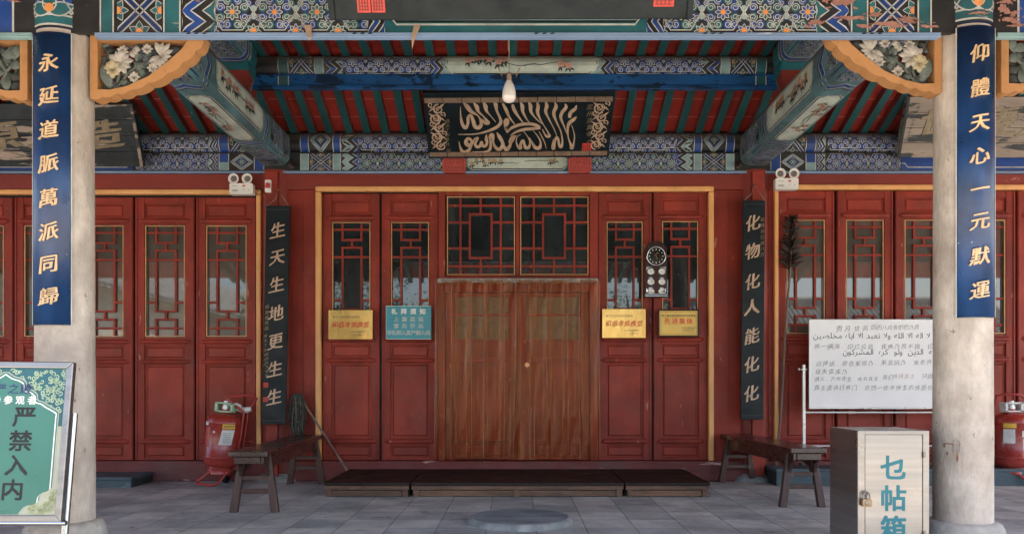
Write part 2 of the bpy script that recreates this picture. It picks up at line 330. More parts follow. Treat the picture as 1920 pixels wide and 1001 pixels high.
def curtain_mat():
    m = bpy.data.materials.new('aged_clear_vinyl'); m.use_nodes = True; n = m.node_tree; L = n.links; n.nodes.clear()
    out = n.nodes.new('ShaderNodeOutputMaterial'); tr = n.nodes.new('ShaderNodeBsdfTransparent'); tr.inputs[0].default_value = (.96, .76, .56, 1)
    pr = n.nodes.new('ShaderNodeBsdfPrincipled'); pr.inputs['Roughness'].default_value = .09
    pr.inputs['Specular IOR Level'].default_value = 1.0; pr.inputs['Specular Tint'].default_value = (1, .80, .60, 1)
    tl = n.nodes.new('ShaderNodeBsdfTranslucent'); tl.inputs[0].default_value = (.46, .19, .09, 1)
    mx0 = n.nodes.new('ShaderNodeMixShader'); mx0.inputs[0].default_value = .3; L.new(pr.outputs[0], mx0.inputs[1]); L.new(tl.outputs[0], mx0.inputs[2])
    tc = n.nodes.new('ShaderNodeTexCoord'); mp = n.nodes.new('ShaderNodeMapping'); mp.inputs['Scale'].default_value = (11, 1, .45); L.new(tc.outputs['Object'], mp.inputs['Vector'])
    nz = n.nodes.new('ShaderNodeTexNoise'); nz.inputs['Scale'].default_value = 3; nz.inputs['Detail'].default_value = 7; L.new(mp.outputs[0], nz.inputs['Vector'])
    rp = n.nodes.new('ShaderNodeMapRange'); rp.inputs['From Min'].default_value = .3; rp.inputs['From Max'].default_value = .75; rp.inputs['To Min'].default_value = .16; rp.inputs['To Max'].default_value = .50
    L.new(nz.outputs['Fac'], rp.inputs['Value'])
    n2 = n.nodes.new('ShaderNodeTexNoise'); n2.inputs['Scale'].default_value = 5; n2.inputs['Detail'].default_value = 6; L.new(mp.outputs[0], n2.inputs['Vector'])
    bp = n.nodes.new('ShaderNodeBump'); bp.inputs['Strength'].default_value = 1.0; bp.inputs['Distance'].default_value = .01; L.new(n2.outputs['Fac'], bp.inputs['Height']); L.new(bp.outputs[0], pr.inputs['Normal'])
    m3 = n.nodes.new('ShaderNodeMapping'); m3.inputs['Scale'].default_value = (26, 1, .5); L.new(tc.outputs['Object'], m3.inputs['Vector'])
    n3 = n.nodes.new('ShaderNodeTexNoise'); n3.inputs['Scale'].default_value = 2; n3.inputs['Detail'].default_value = 8; L.new(m3.outputs[0], n3.inputs['Vector'])
    cr = n.nodes.new('ShaderNodeValToRGB'); e = cr.color_ramp.elements; e[0].position = .32; e[0].color = (.15, .046, .022, 1); e[1].position = .70; e[1].color = (.50, .18, .075, 1)
    L.new(n3.outputs['Fac'], cr.inputs[0]); L.new(cr.outputs[0], pr.inputs['Base Color']); L.new(cr.outputs[0], tl.inputs[0])
    mx = n.nodes.new('ShaderNodeMixShader'); L.new(rp.outputs[0], mx.inputs[0]); L.new(tr.outputs[0], mx.inputs[1]); L.new(mx0.outputs[0], mx.inputs[2])
    L.new(mx.outputs[0], out.inputs[0]); return m
M['vinyl'] = curtain_mat()
M['vinyledge'] = pmat('vinyl_edge_glint', (.34, .145, .07), .2, .5, 9, (1, 1, .3), spec=.7)

# ---------------------------------------------------------------- lettering
_gl = {}
def glyph(ch, off=0.0, ext=0.0):
    k = (ch, off, ext)
    if k not in _gl:
        c = bpy.data.curves.new('t', 'FONT'); c.body = ch; c.size = 1; c.offset = off; c.resolution_u = 2; c.extrude = ext
        o = bpy.data.objects.new('t', c); COL.objects.link(o); dg = bpy.context.evaluated_depsgraph_get(); dg.update()
        me = bpy.data.meshes.new_from_object(o.evaluated_get(dg))
        if ext:                                                        # cut into narrow columns so the letters follow a curved board
            bm = bmesh.new(); bm.from_mesh(me)
            for q in range(1, 12): bmesh.ops.bisect_plane(bm, geom=bm.verts[:] + bm.edges[:] + bm.faces[:], plane_co=(q / 12, 0, 0), plane_no=(1, 0, 0))
            bm.to_mesh(me); bm.free()
        vs = [tuple(v.co) for v in me.vertices]; fs = [tuple(p.vertices) for p in me.polygons]
        xs = [v[0] for v in vs] or [0]
        bpy.data.objects.remove(o); bpy.data.curves.remove(c); bpy.data.meshes.remove(me)
        _gl[k] = (vs, fs, min(xs), max(xs))
    return _gl[k]
def put_char(mb, f, ch, u, v, size, mat, off=.012, h=.001, ext=0.0, brush=0.0, sx=1.0, rot=0.0):
    """one CJK character centred at (u,v); brush>0 slants the strokes up to the right the way a brush hand does"""
    vs, fs, a, b = glyph(ch, min(off, 0.0), ext / size if ext else 0.0)
    c, s = cos(rot), sin(rot)
    if off > 0:                                                    # a broad nib: the stroke is laid several times, shifted
        nib = [(-1, -.35), (-.5, -.17), (0, 0), (.5, .17), (1, .35)] if brush else [(0, 0), (1, 1), (-1, 1), (-1, -1), (1, -1), (0, 1), (0, -1), (1, 0), (-1, 0)]
    else: nib = [(0, 0)]
    for k, (nx, ny) in enumerate(nib):
        put_char_1(mb, f, vs, fs, u, v, size, mat, h + k * .00007, ext, brush, sx, c, s, nx * off * (1.5 if brush else .8), ny * off * (1.5 if brush else .8))
def put_char_1(mb, f, vs, fs, u, v, size, mat, h, ext, brush, sx, c, s, ox, oy):
    out = []
    for x, y, z in vs:
        x0 = (x - .5) + ox; y0 = (y - .38) + oy
        if brush:
            y0 = y0 + brush * .75 * x0 + .04 * sin(3.2 * x0); x0 = x0 + .02 * y0 + .02 * sin(4 * y0)
            k = 1 + .12 * sin(5 * x0 + 2 * y0); x0 *= k
        x0 *= sx
        out.append(f(u + size * (x0 * c - y0 * s), v + size * (x0 * s + y0 * c), h + (z * size + ext if ext else 0)))
    mb.add(out, fs, mat, False)
def put_row(mb, f, text, u, v, size, pitch, mat, **k):        # centred row
    n = len(text)
    for i, ch in enumerate(text):
        if ch != ' ': put_char(mb, f, ch, u + (i - (n - 1) / 2) * pitch, v, size, mat, **k)
def put_col(mb, f, text, u, v0, size, pitch, mat, **k):
    for i, ch in enumerate(text):
        if ch != ' ': put_char(mb, f, ch, u, v0 - i * pitch, size, mat, **k)
AR = {'ا': (0xFE8D, 2), 'ب': (0xFE8F, 4), 'ة': (0xFE93, 2), 'ت': (0xFE95, 4), 'خ': (0xFEA5, 4), 'د': (0xFEA9, 2), 'ر': (0xFEAD, 2), 'ش': (0xFEB5, 4), 'ص': (0xFEB9, 4), 'ع': (0xFEC9, 4),
      'ك': (0xFED9, 4), 'ل': (0xFEDD, 4), 'م': (0xFEE1, 4), 'ن': (0xFEE5, 4), 'ه': (0xFEE9, 4), 'و': (0xFEED, 2), 'ي': (0xFEF1, 4)}
def arabic_forms(w):
    w = w.replace('لا', '\u0001'); tb = dict(AR); tb['\u0001'] = (0xFEFB, 2); o = []
    for i, ch in enumerate(w):
        if ch not in tb: o.append(ch); continue
        base, n = tb[ch]
        pj = i > 0 and w[i - 1] in tb and tb[w[i - 1]][1] == 4
        nj = n == 4 and i < len(w) - 1 and w[i + 1] in tb
        o.append(chr(base + (3 if pj and nj else 1 if pj else 2 if nj else 0)))
    return o
def put_arabic(mb, f, text, u_right, v, size, mat, space=.3, h=.001, off=0.0):
    u = u_right
    for wd in text.split(' '):
        for g in arabic_forms(wd):
            vs, fs, a, b = glyph(g, off); wdt = b - min(a, 0)
            u -= b * size
            mb.add([f(u + x * size, v + y * size, h) for x, y, z in vs], fs, mat, False)
            u -= max(0, -0.0) * size
        u -= space * size
    return u
# ---------------------------------------------------------------- painted decoration (thin layers lying on the timber, part of the beam's own mesh)
class Deco:
    def __init__(s, mb, f, lift=.0012): s.mb = mb; s.f = f; s.clip = None; s.l = lift; s.h0 = .001
    def P(s, u, v, h):
        if s.clip:
            u = min(max(u, s.clip[0]), s.clip[1]); v = min(max(v, s.clip[2]), s.clip[3])
        return s.f(u, v, s.h0 + h * s.l)
    def out(s, us, vs):
        c = s.clip
        return bool(c) and (max(us) <= c[0] or min(us) >= c[1] or max(vs) <= c[2] or min(vs) >= c[3])
    def quad(s, pts, m, h):
        if s.out([p[0] for p in pts], [p[1] for p in pts]): return
        s.mb.add([s.P(p[0], p[1], h) for p in pts], [tuple(range(len(pts)))], DI[m], False)
    def rect(s, u0, u1, v0, v1, m, h=0, nu=1, nv=6):
        for i in range(nu):
            for j in range(nv):
                a, b = u0 + (u1 - u0) * i / nu, u0 + (u1 - u0) * (i + 1) / nu; c, d = v0 + (v1 - v0) * j / nv, v0 + (v1 - v0) * (j + 1) / nv
                s.quad([(a, c), (b, c), (b, d), (a, d)], m, h)
    def line(s, pts, w, m, h, closed=False, sub=0):
        if closed: pts = list(pts) + [pts[0]]
        if sub:
            q = []
            for a, b in zip(pts, pts[1:]):
                n = max(1, int(math.hypot(b[0] - a[0], b[1] - a[1]) / sub))
                q += [(a[0] + (b[0] - a[0]) * i / n, a[1] + (b[1] - a[1]) * i / n) for i in range(n)]
            pts = q + [pts[-1]]
        n = len(pts); L = []; Rr = []
        for i, p in enumerate(pts):
            a = pts[max(i - 1, 0)]; b = pts[min(i + 1, n - 1)]
            dx, dy = b[0] - a[0], b[1] - a[1]; d = math.hypot(dx, dy) or 1
            ww = (w[i] if isinstance(w, list) else w) / 2
            L.append((p[0] - dy / d * ww, p[1] + dx / d * ww)); Rr.append((p[0] + dy / d * ww, p[1] - dx / d * ww))
        for i in range(n - 1): s.quad([L[i], Rr[i], Rr[i + 1], L[i + 1]], m, h)
    def disc(s, cx, cy, r, m, h, n=10, rings=2, ry=None):
        ry = ry or r
        for k in range(rings):
            a, b = k / rings, (k + 1) / rings
            for i in range(n):
                t0, t1 = 2 * pi * i / n, 2 * pi * (i + 1) / n
                q = [(cx + r * b * cos(t0), cy + ry * b * sin(t0)), (cx + r * b * cos(t1), cy + ry * b * sin(t1))]
                if k: q += [(cx + r * a * cos(t1), cy + ry * a * sin(t1)), (cx + r * a * cos(t0), cy + ry * a * sin(t0))]
                else: q += [(cx, cy)]
                s.quad(q, m, h)
    def petal(s, cx, cy, ang, l, w, m, h, line=None, lw=.0):
        n = 7; a = []; b = []
        for i in range(n + 1):
            t = i / n; ww = w / 2 * sin(pi * t ** .75) if 0 < t < 1 else 0
            x, y = l * t, ww
            a.append((cx + x * cos(ang) - y * sin(ang), cy + x * sin(ang) + y * cos(ang))); b.append((cx + x * cos(ang) + y * sin(ang), cy + x * sin(ang) - y * cos(ang)))
        for i in range(n): s.quad([a[i], b[i], b[i + 1], a[i + 1]], m, h)
        if line: s.line(a, lw, line, h + 1); s.line(b, lw, line, h + 1)
    def whorl(s, cx, cy, r, m, rot, d=1, h=1):
        if s.out([cx - r, cx + r], [cy - r, cy + r]): return
        s.disc(cx, cy, r, m, h, 9, 2)
        n = 17; pts = []
        for i in range(n + 1):
            t = i / n; A = rot + d * 2 * pi * 1.55 * t; q = r * (.88 - .66 * t); pts.append((cx + q * cos(A), cy + q * sin(A)))
        s.line(pts, r * .155, 'wh', h + 1)
    def rosette(s, cx, cy, Q, ca, cb, core='or', n=8):
        if s.out([cx - Q, cx + Q], [cy - Q, cy + Q]): return
        for i in range(n):
            A = 2 * pi * (i + .5) / n
            s.whorl(cx + Q * .70 * cos(A), cy + Q * .70 * sin(A), Q * .26, ca if i % 2 else cb, A + pi, 1 if i % 2 else -1)
        for i in range(8): s.petal(cx + Q * .10 * cos(pi * i / 4), cy + Q * .10 * sin(pi * i / 4), pi * i / 4, Q * .34, Q * .21, cb, 2, 'wh', Q * .045)
        s.disc(cx, cy, Q * .15, core, 4, 8, 1)
        hx = [(cx + Q * 1.10 * cos(pi * k / 3), cy + Q * 1.10 * sin(pi * k / 3)) for k in range(6)]
        s.line(hx, Q * .055, 'wh', 2, True, Q * .4)
    def field(s, u0, u1, v0, v1, Q, start=0, cols=('bl', 'te'), core='or'):
        s.rect(u0, u1, v0, v1, 'dk', 0, max(1, int((u1 - u0) / .2)), 8)
        old = s.clip; s.clip = (u0, u1, v0, v1); i = 0; row = 0
        v = v1 - Q * .95
        while v > v0 - Q * 1.0:
            u = u0 + Q * .8 + (Q * 1.0 if row % 2 else 0) + start; k = row
            while u < u1 + Q:
                s.rosette(u, v, Q, cols[k % 2], cols[(k + 1) % 2], core if k % 2 == 0 else 'pt'); 
                # filler whorls between neighbours
                for dv in (-.62, .62): s.whorl(u + Q * 1.03, v + dv * Q, Q * .20, cols[k % 2], 1 + dv, 1 if dv > 0 else -1)
                s.whorl(u + Q * 1.03, v, Q * .16, 'pt', 2.0)
                u += Q * 2.06; k += 1
            v -= Q * 1.72; row += 1
        s.clip = old
    def big_field(s, u0, u1, v0, v1):
        """one row of large rosettes with half blooms along both edges"""
        s.rect(u0, u1, v0, v1, 'dk', 0, 8, 8); old = s.clip; s.clip = (u0, u1, v0, v1); p = .222; n = int((u1 - u0) / p) + 2; vc = (v0 + v1) / 2 - .008
        for i in range(-1, n):
            u = u0 + .09 + i * p; c = ('bl', 'te')[i % 2]; c2 = ('te', 'bl')[i % 2]
            s.rosette(u, vc, .098, c, c2 if i % 2 else 'te', 'or')
            for e, dv in ((v0 + .004, 1), (v1 - .004, -1)):
                um = u + p / 2
                for k in range(5): A = dv * pi * k / 4; s.petal(um, e, A, .042, .024, c2, 2, 'wh', .004)
                s.disc(um, e, .017, 'or', 5, 9, 1)
                for du, rr_ in ((-.052, .026), (.052, .026), (-.026, .020), (.026, .020)): s.whorl(um + du, e + dv * (.040 if rr_ > .022 else .072), rr_, c2 if rr_ > .022 else c, du * 40, 1 if du > 0 else -1)
            for dv in (-.02, .02): s.whorl(u + p / 2, vc + dv, .018, 'pt', dv * 50, 1 if dv > 0 else -1)
        s.clip = old
    def band(s, u0, u1, v0, v1, m, m2=None, w=.008):
        s.rect(u0, u1, v0, v1, m, 0, 1, 8)
        if m2: s.rect(u0, u1, v0, v0 + (v1 - v0) * .48, m2, 1, 1, 4)
        for u in (u0, u1): s.rect(u - w / 2, u + w / 2, v0, v1, 'wh', 3, 1, 8)
    def xbox(s, u0, u1, v0, v1, w=.007):
        s.rect(u0, u1, v0, v1, 'dk', 0, 2, 8); uc = (u0 + u1) / 2; vc = (v0 + v1) / 2; W_, H_ = u1 - u0, v1 - v0
        old = s.clip; s.clip = (u0, u1, v0, v1)
        for a, b in (((u0, v0), (u1, v1)), ((u0, v1), (u1, v0))):
            s.line([a, b], w * 5.2, 'bl', 1, sub=.02); s.line([a, b], w * 1.0, 'dk', 2, sub=.02)
            dx, dy = b[0] - a[0], b[1] - a[1]; d = math.hypot(dx, dy)
            for sg in (-1, 1):
                o = (-dy / d * w * 2.2 * sg, dx / d * w * 2.2 * sg); s.line([(a[0] + o[0], a[1] + o[1]), (b[0] + o[0], b[1] + o[1])], w, 'wh', 3, sub=.02)
        for cx, cy, A in ((uc, v0, pi / 2), (uc, v1, -pi / 2), (u0, vc, 0), (u1, vc, pi)):
            q = min(W_, H_) * .26
            for da in (-1.1, 0, 1.1): s.petal(cx, cy, A + da, q * 1.0, q * .62, 'te', 4, 'wh', w * .55)
            s.disc(cx, cy, q * .36, 'or', 6, 8, 1)
        s.clip = old
    def diamond(s, u0, u1, v0, v1, w=.006):
        s.rect(u0, u1, v0, v1, 'dk', 0, 2, 8); uc = (u0 + u1) / 2; vc = (v0 + v1) / 2; old = s.clip; s.clip = (u0, u1, v0, v1)
        for k, m in ((1.0, 'wh'), (.86, 'pt'), (.7, 'wh'), (.60, 'bl')):
            a, b = (u1 - u0) / 2 * k, (v1 - v0) / 2 * k; s.line([(uc - a, vc), (uc, vc + b), (uc + a, vc), (uc, vc - b)], w if m == 'wh' else w * 1.6, m, 2, True, .02)
        for i in range(4): s.petal(uc, vc, pi / 2 * i, (u1 - u0) * .17, (u1 - u0) * .13, 'te', 3, 'wh', w * .5)
        s.disc(uc, vc, (u1 - u0) * .05, 'pt', 5, 8, 1); s.clip = old
    def chevron(s, u0, u1, v0, v1, d, cols=('bl', 'te'), w=.008, amp=.35):
        """nested zigzag bands pointing along d"""
        s.rect(u0, u1, v0, v1, 'dk', 0, 2, 8); old = s.clip; s.clip = (u0, u1, v0, v1); W_ = u1 - u0; H_ = v1 - v0
        for k in range(-1, 5):
            b = (u0 if d > 0 else u1) + d * W_ * (k * .36 - .1); n = 8
            z = [(b + d * W_ * amp * (1 - abs(((i / n * 2) % 1) * 2 - 1)) * 1.3, v0 + H_ * i / n) for i in range(n + 1)]
            if k % 2 == 0: s.line([(p[0] + d * W_ * .17, p[1]) for p in z], W_ * .30, cols[(k // 2) % 2], 1)
            s.line(z, w, 'wh', 3)
        s.clip = old
    def panel(s, u0, u1, v0, v1, flower='pk', w=.007, seed=1, border='te', blooms=((.32, .75, 6), (.75, .6, 2)), base='pg'):
        r = random.Random(seed); W_, H_ = u1 - u0, v1 - v0; c = min(W_ * .06, H_ * .45)
        s.rect(u0, u1, v0, v1, border, 0, 2, 8)
        def octo(k): return [(u0 + c + k, v0 + k), (u1 - c - k, v0 + k), (u1 - k, v0 + H_ * .3), (u1 - k - c * .25, v0 + H_ * .5), (u1 - k, v1 - H_ * .3), (u1 - c - k, v1 - k), (u0 + c + k, v1 - k), (u0 + k, v1 - H_ * .3), (u0 + k + c * .25, v0 + H_ * .5), (u0 + k, v0 + H_ * .3)]
        g = .015; n = max(4, int(W_ / .12))
        s.rect(u0 + c + g, u1 - c - g, v0 + g, v1 - g, base, 1, n, 6)
        for sg, ub, ui in ((1, u0 + g, u0 + c + g), (-1, u1 - g, u1 - c - g)):
            nn = 6
            for j in range(nn):
                va, vb = v0 + g + (H_ - 2 * g) * j / nn, v0 + g + (H_ - 2 * g) * (j + 1) / nn
                def ed(v): t = abs((v - v0) / H_ - .5) * 2; return ub + sg * c * (max(0, t - .4) / .6 * .95 + .0)
                s.quad([(ed(va), va), (ui, va), (ui, vb), (ed(vb), vb)], base, 1)
        s.line(octo(g), w, 'dk', 2, True, .05); s.line(octo(g * .35), w, 'wh', 2, True, .05)
        # branch and blossoms
        for bu, bv, k in blooms:
            x0, y0 = u0 + W_ * bu, v0 + H_ * bv; pts = [(x0, y0)]
            dirn = 1 if bu < .5 else -1
            for i in range(9): x0 += dirn * W_ * .032; y0 += (r.random() - .58) * H_ * .10; pts.append((x0, min(max(y0, v0 + H_ * .2), v1 - H_ * .2)))
            s.line(pts, w * .8, 'lf', 3)
            for i in range(k):
                fx, fy = u0 + W_ * bu + (i - k / 2) * H_ * .28 + (r.random() - .5) * .02, v0 + H_ * bv + (r.random() - .5) * H_ * .3
                for j in range(3): s.petal(fx, fy - H_ * .06, -pi / 2 + (j - 1) * .9 + r.random() * .5, H_ * (.20 + .1 * r.random()), H_ * .085, 'lf', 4)
                for j in range(5): s.petal(fx, fy, 2 * pi * j / 5 + r.random(), H_ * .15, H_ * .13, flower, 5, 'wh', .002)
                s.disc(fx, fy, H_ * .035, 'or', 7, 6, 1)
    def blob(s, cx, cy, rx, ry, m, h, seed=0):
        r = random.Random(seed); n = 40; ph = [r.uniform(0, 6) for _ in range(4)]
        pts = []
        for i in range(n):
            t = 2 * pi * i / n; q = .75 + .22 * sin(2 * t + ph[0]) + .14 * sin(3 * t + ph[1]) + .12 * sin(7 * t + ph[2]) + .09 * sin(13 * t + ph[3]); pts.append((cx + rx * q * cos(t), cy + ry * q * sin(t)))
        for i in range(n): s.quad([(cx, cy), pts[i], pts[(i + 1) % n]], m, h)
        for k in range(4 if rx > .02 and h < 20 else 0): s.blob(cx + r.uniform(-1.4, 1.4) * rx, cy + r.uniform(-1.3, 1.3) * ry, rx * r.uniform(.12, .3), ry * r.uniform(.15, .4), m, h + 11, seed * 7 + k)

def flat_front(y):                       # u = world X, v = world Z, raised towards the camera
    return lambda u, v, h: (u, y - h, v)
def cyl_front(yc, zc, r):                # u = world X, v = arc length measured from the front line (up positive)
    def f(u, v, h):
        A = v / r; return (u, yc - (r + h) * cos(A), zc + (r + h) * sin(A))
    return f

# ================================================================ SETTING
o = MB(); o.box(-60, 60, -70, 60, -1.2, -.54); tag(o.build('courtyard_ground', M['court']), kind='structure')
o = MB(); o.add([(-12, 2.9, 0), (12, 2.9, 0), (12, 11, 0), (-12, 11, 0)], [(0, 1, 2, 3)]); o.box(-12, 12, 2.9, 11, -.54, -.003)
tag(o.build('porch_floor', M['floor']), kind='structure')

WS = 185.5
YW = F / WS                              # door plane
XL, XR = -2.43, 2.405
hall = thing('prayer_hall', 'large red timber hall front with painted beams, latticed doors and two pale stone porch columns', 'building')
# light-stopping block behind the doors, tiled roof above (eave drawn out for shade)
o = MB(); o.box(-9, 9, YW + .12, YW + 3.2, 0, 4.6); o.build('light_block', M['black'], hall)  # unseen black box, added to close off light
def roof_z(y):                           # soffit line
    if y >= 7.15: return 3.52 + .39 * (8.1 - y)
    if y >= 5.6: return 3.89 + .05 * sin((7.15 - y) / 1.55 * pi)
    return 3.89 - .30 * (5.6 - y)
ys = [8.6, 8.1, 7.6, 7.15, 6.9, 6.6, 6.3, 5.9, 5.6, 5.0, 4.3, 3.6, 1.9]
o = MB(); RT = .085
for a, b in zip(ys, ys[1:]):
    o.add([(-9, a, roof_z(a) + RT), (9, a, roof_z(a) + RT), (9, b, roof_z(b) + RT), (-9, b, roof_z(b) + RT)], [(3, 2, 1, 0)], 0)
    o.add([(-9, a, roof_z(a) + .30), (9, a, roof_z(a) + .30), (9, b, roof_z(b) + .30), (-9, b, roof_z(b) + .30)], [(0, 1, 2, 3)], 1)
o.add([(-9, 1.9, roof_z(1.9) + RT), (9, 1.9, roof_z(1.9) + RT), (9, 1.9, roof_z(1.9) + .3), (-9, 1.9, roof_z(1.9) + .3)], [(0, 1, 2, 3)], 1)
for yy in (7.28, 7.52, 7.76, 8.0, 6.9):
    o.add([(-9, yy - .004, roof_z(yy - .004) + RT - .001), (9, yy - .004, roof_z(yy - .004) + RT - .001), (9, yy + .004, roof_z(yy + .004) + RT - .001), (-9, yy + .004, roof_z(yy + .004) + RT - .001)], [(0, 1, 2, 3)], 2)
o.build('roof', [M['redsoffit'], M['rooftile'], M['redline']], hall)
# rafters: teal underside, dull red flanks
proto = None; sp = .186
for i in range(-27, 28):
    if proto is None:
        o = MB(); w = .036
        for a, b in zip(ys, ys[1:]):
            za, zb = roof_z(a), roof_z(b); t = RT - .004
            v = [(-w, a, za), (w, a, za), (w, b, zb), (-w, b, zb), (-w, a, za + t), (w, a, za + t), (w, b, zb + t), (-w, b, zb + t)]
            o.add(v, [(3, 2, 1, 0)], 0); o.add(v, [(0, 4, 7, 3), (1, 2, 6, 5)], 1)
        o.add([(-w, ys[-1], roof_z(ys[-1])), (w, ys[-1], roof_z(ys[-1])), (w, ys[-1], roof_z(ys[-1]) + RT), (-w, ys[-1], roof_z(ys[-1]) + RT)], [(0, 1, 2, 3)], 0)
        proto = o.build('rafter', [M['rafter'], M['rafterside']], hall); c = proto
    else:
        c = proto.copy(); COL.objects.link(c); c.parent = hall
    c.location = (i * sp + rng.uniform(-.012, .012) - .02, 0, rng.uniform(-.006, .002))

# ---- front (eave) beam between and beyond the columns
FS = 357.0; FY = F / FS
def fx(px): return X(px, FS)
zb0, zb1 = Z(62, FS), 3.05
o = MB(); o.prism([(FY, zb0), (FY + .03, zb0), (FY + .10, zb0 + .03), (FY + .24, 2.94), (FY + .24, 3.3), (FY + .02, 3.3), (FY + .02, zb1), (FY, zb1)], -6.2, 6.2, 'YZ', DI['dk'])
d = Deco(o, flat_front(FY)); L = lambda a: fx(a)
for sgn in (0, 1):
    m = (lambda p: fx(p)) if sgn == 0 else (lambda p: fx(1934 - p))
    def uu(a, b):
        a, b = m(a), m(b); return min(a, b), max(a, b)
    d.band(*uu(189, 213), zb0, zb1, 'te'); d.xbox(*uu(221, 304), zb0, zb1); d.band(*uu(308, 338), zb0, zb1, 'te')
    d.chevron(*uu(342, 404), zb0, zb1, 1 if sgn == 0 else -1, w=.008)
    u0, u1 = uu(404, 690); d.big_field(u0, u1, zb0, zb1)
    d.chevron(*uu(690, 722), zb0, zb1, 1 if sgn == 0 else -1, cols=('bl', 'bl'), w=.006)
    # outer bays
    u0, u1 = uu(-300, 23); d.rect(u0, u1, zb0, zb1, 'bl', 0, 6, 4); a = uu(23, 27); d.rect(*a, zb0, zb1, 'wh', 1)
u0, u1 = fx(722), fx(1212); d.rect(u0, u1, zb0, zb1, 'te', 0, 8, 4)
pz = zb0 + .042
d.line([(u0 + .02, zb1), (u0 + .03, pz + .04), (u0 + .06, pz), (u1 - .06, pz), (u1 - .03, pz + .04), (u1 - .02, zb1)], .010, 'wh', 2); d.rect(u0 + .05, u1 - .05, pz + .012, zb1, 'dk', 1, 8, 3); d.rect(u0 + .05, u1 - .05, pz + .022, pz + .040, 'pt', 2, 8, 1)
for (px, py, rx, ry, sd) in ((1580, 6, .075, .03, 1), (1552, 2, .05, .02, 2), (1528, 44, .04, .022, 3), (1595, 36, .07, .018, 4), (1665, 48, .12, .016, 5), (1700, 40, .07, .018, 6), (1740, 52, .05, .012, 7), (1640, 30, .03, .02, 8), (1512, 52, .02, .012, 9), (1620, 52, .05, .012, 10),
                             (1880, 20, .035, .035, 11), (1893, 40, .05, .022, 12), (1885, 5, .03, .02, 13), (1905, 50, .05, .012, 14), (1898, 28, .03, .018, 15), (372, 4, .012, .01, 16), (30, 5, .04, .006, 17)):
    d.blob(fx(px), Z(py, FS), rx, ry, 'peel', 9, sd)
beam = o.build('eave_beam', DM, hall)
o = MB(); zs0, zs1 = Z(71.5, FS), zb0 - .002             # pale blue reeded moulding under it
for k in range(3):
    a = zs0 + (zs1 - zs0) * k / 3; b = zs0 + (zs1 - zs0) * (k + 1) / 3 - .002
    o.prism([(FY - .012, a), (FY - .016, (a + b) / 2), (FY - .012, b), (FY + .028, b), (FY + .028, a)], fx(180) - .0, fx(1762), 'YZ', 0)
    for x0, x1 in ((-6.2, fx(62)), (fx(1868), 6.2)): o.prism([(FY - .012, a), (FY - .016, (a + b) / 2), (FY - .012, b), (FY + .028, b), (FY + .028, a)], x0, x1, 'YZ', 1)
for px in (660, 1000, 1315, 350, 1612):                   # little black key-fret notches
    for k in range(3): x = fx(px + k * 15); o.add([(x, FY - .0175, zs0 + .012), (x + .018, FY - .0175, zs0 + .012), (x + .030, FY - .0175, zs1 - .006), (x + .012, FY - .0175, zs1 - .006)], [(0, 1, 2, 3)], 2)
o.build('beam_moulding', [M['bluestrip'], M['pt'], M['dk']], beam)
for px, dx, l in ((783, -.02, .075), (578, .014, .025)):      # scraps of paper tape hanging from the moulding
    x = fx(px); tp = MB(); tp.add([(x - .018, FY - .022, zs1 + .03), (x + .022, FY - .022, zs1 + .035), (x + .012 + dx, FY - .03, zs0 - .01), (x - .008 + dx, FY - .03, zs0 - .012), (x + dx - .006, FY - .026, zs0 - l)], [(0, 1, 2, 3), (3, 2, 4)], 0)
    tp.build('tape_scrap', M['tape'], beam)
tag(beam, 'front beam, its painted rosettes peeling to pink at the right end')

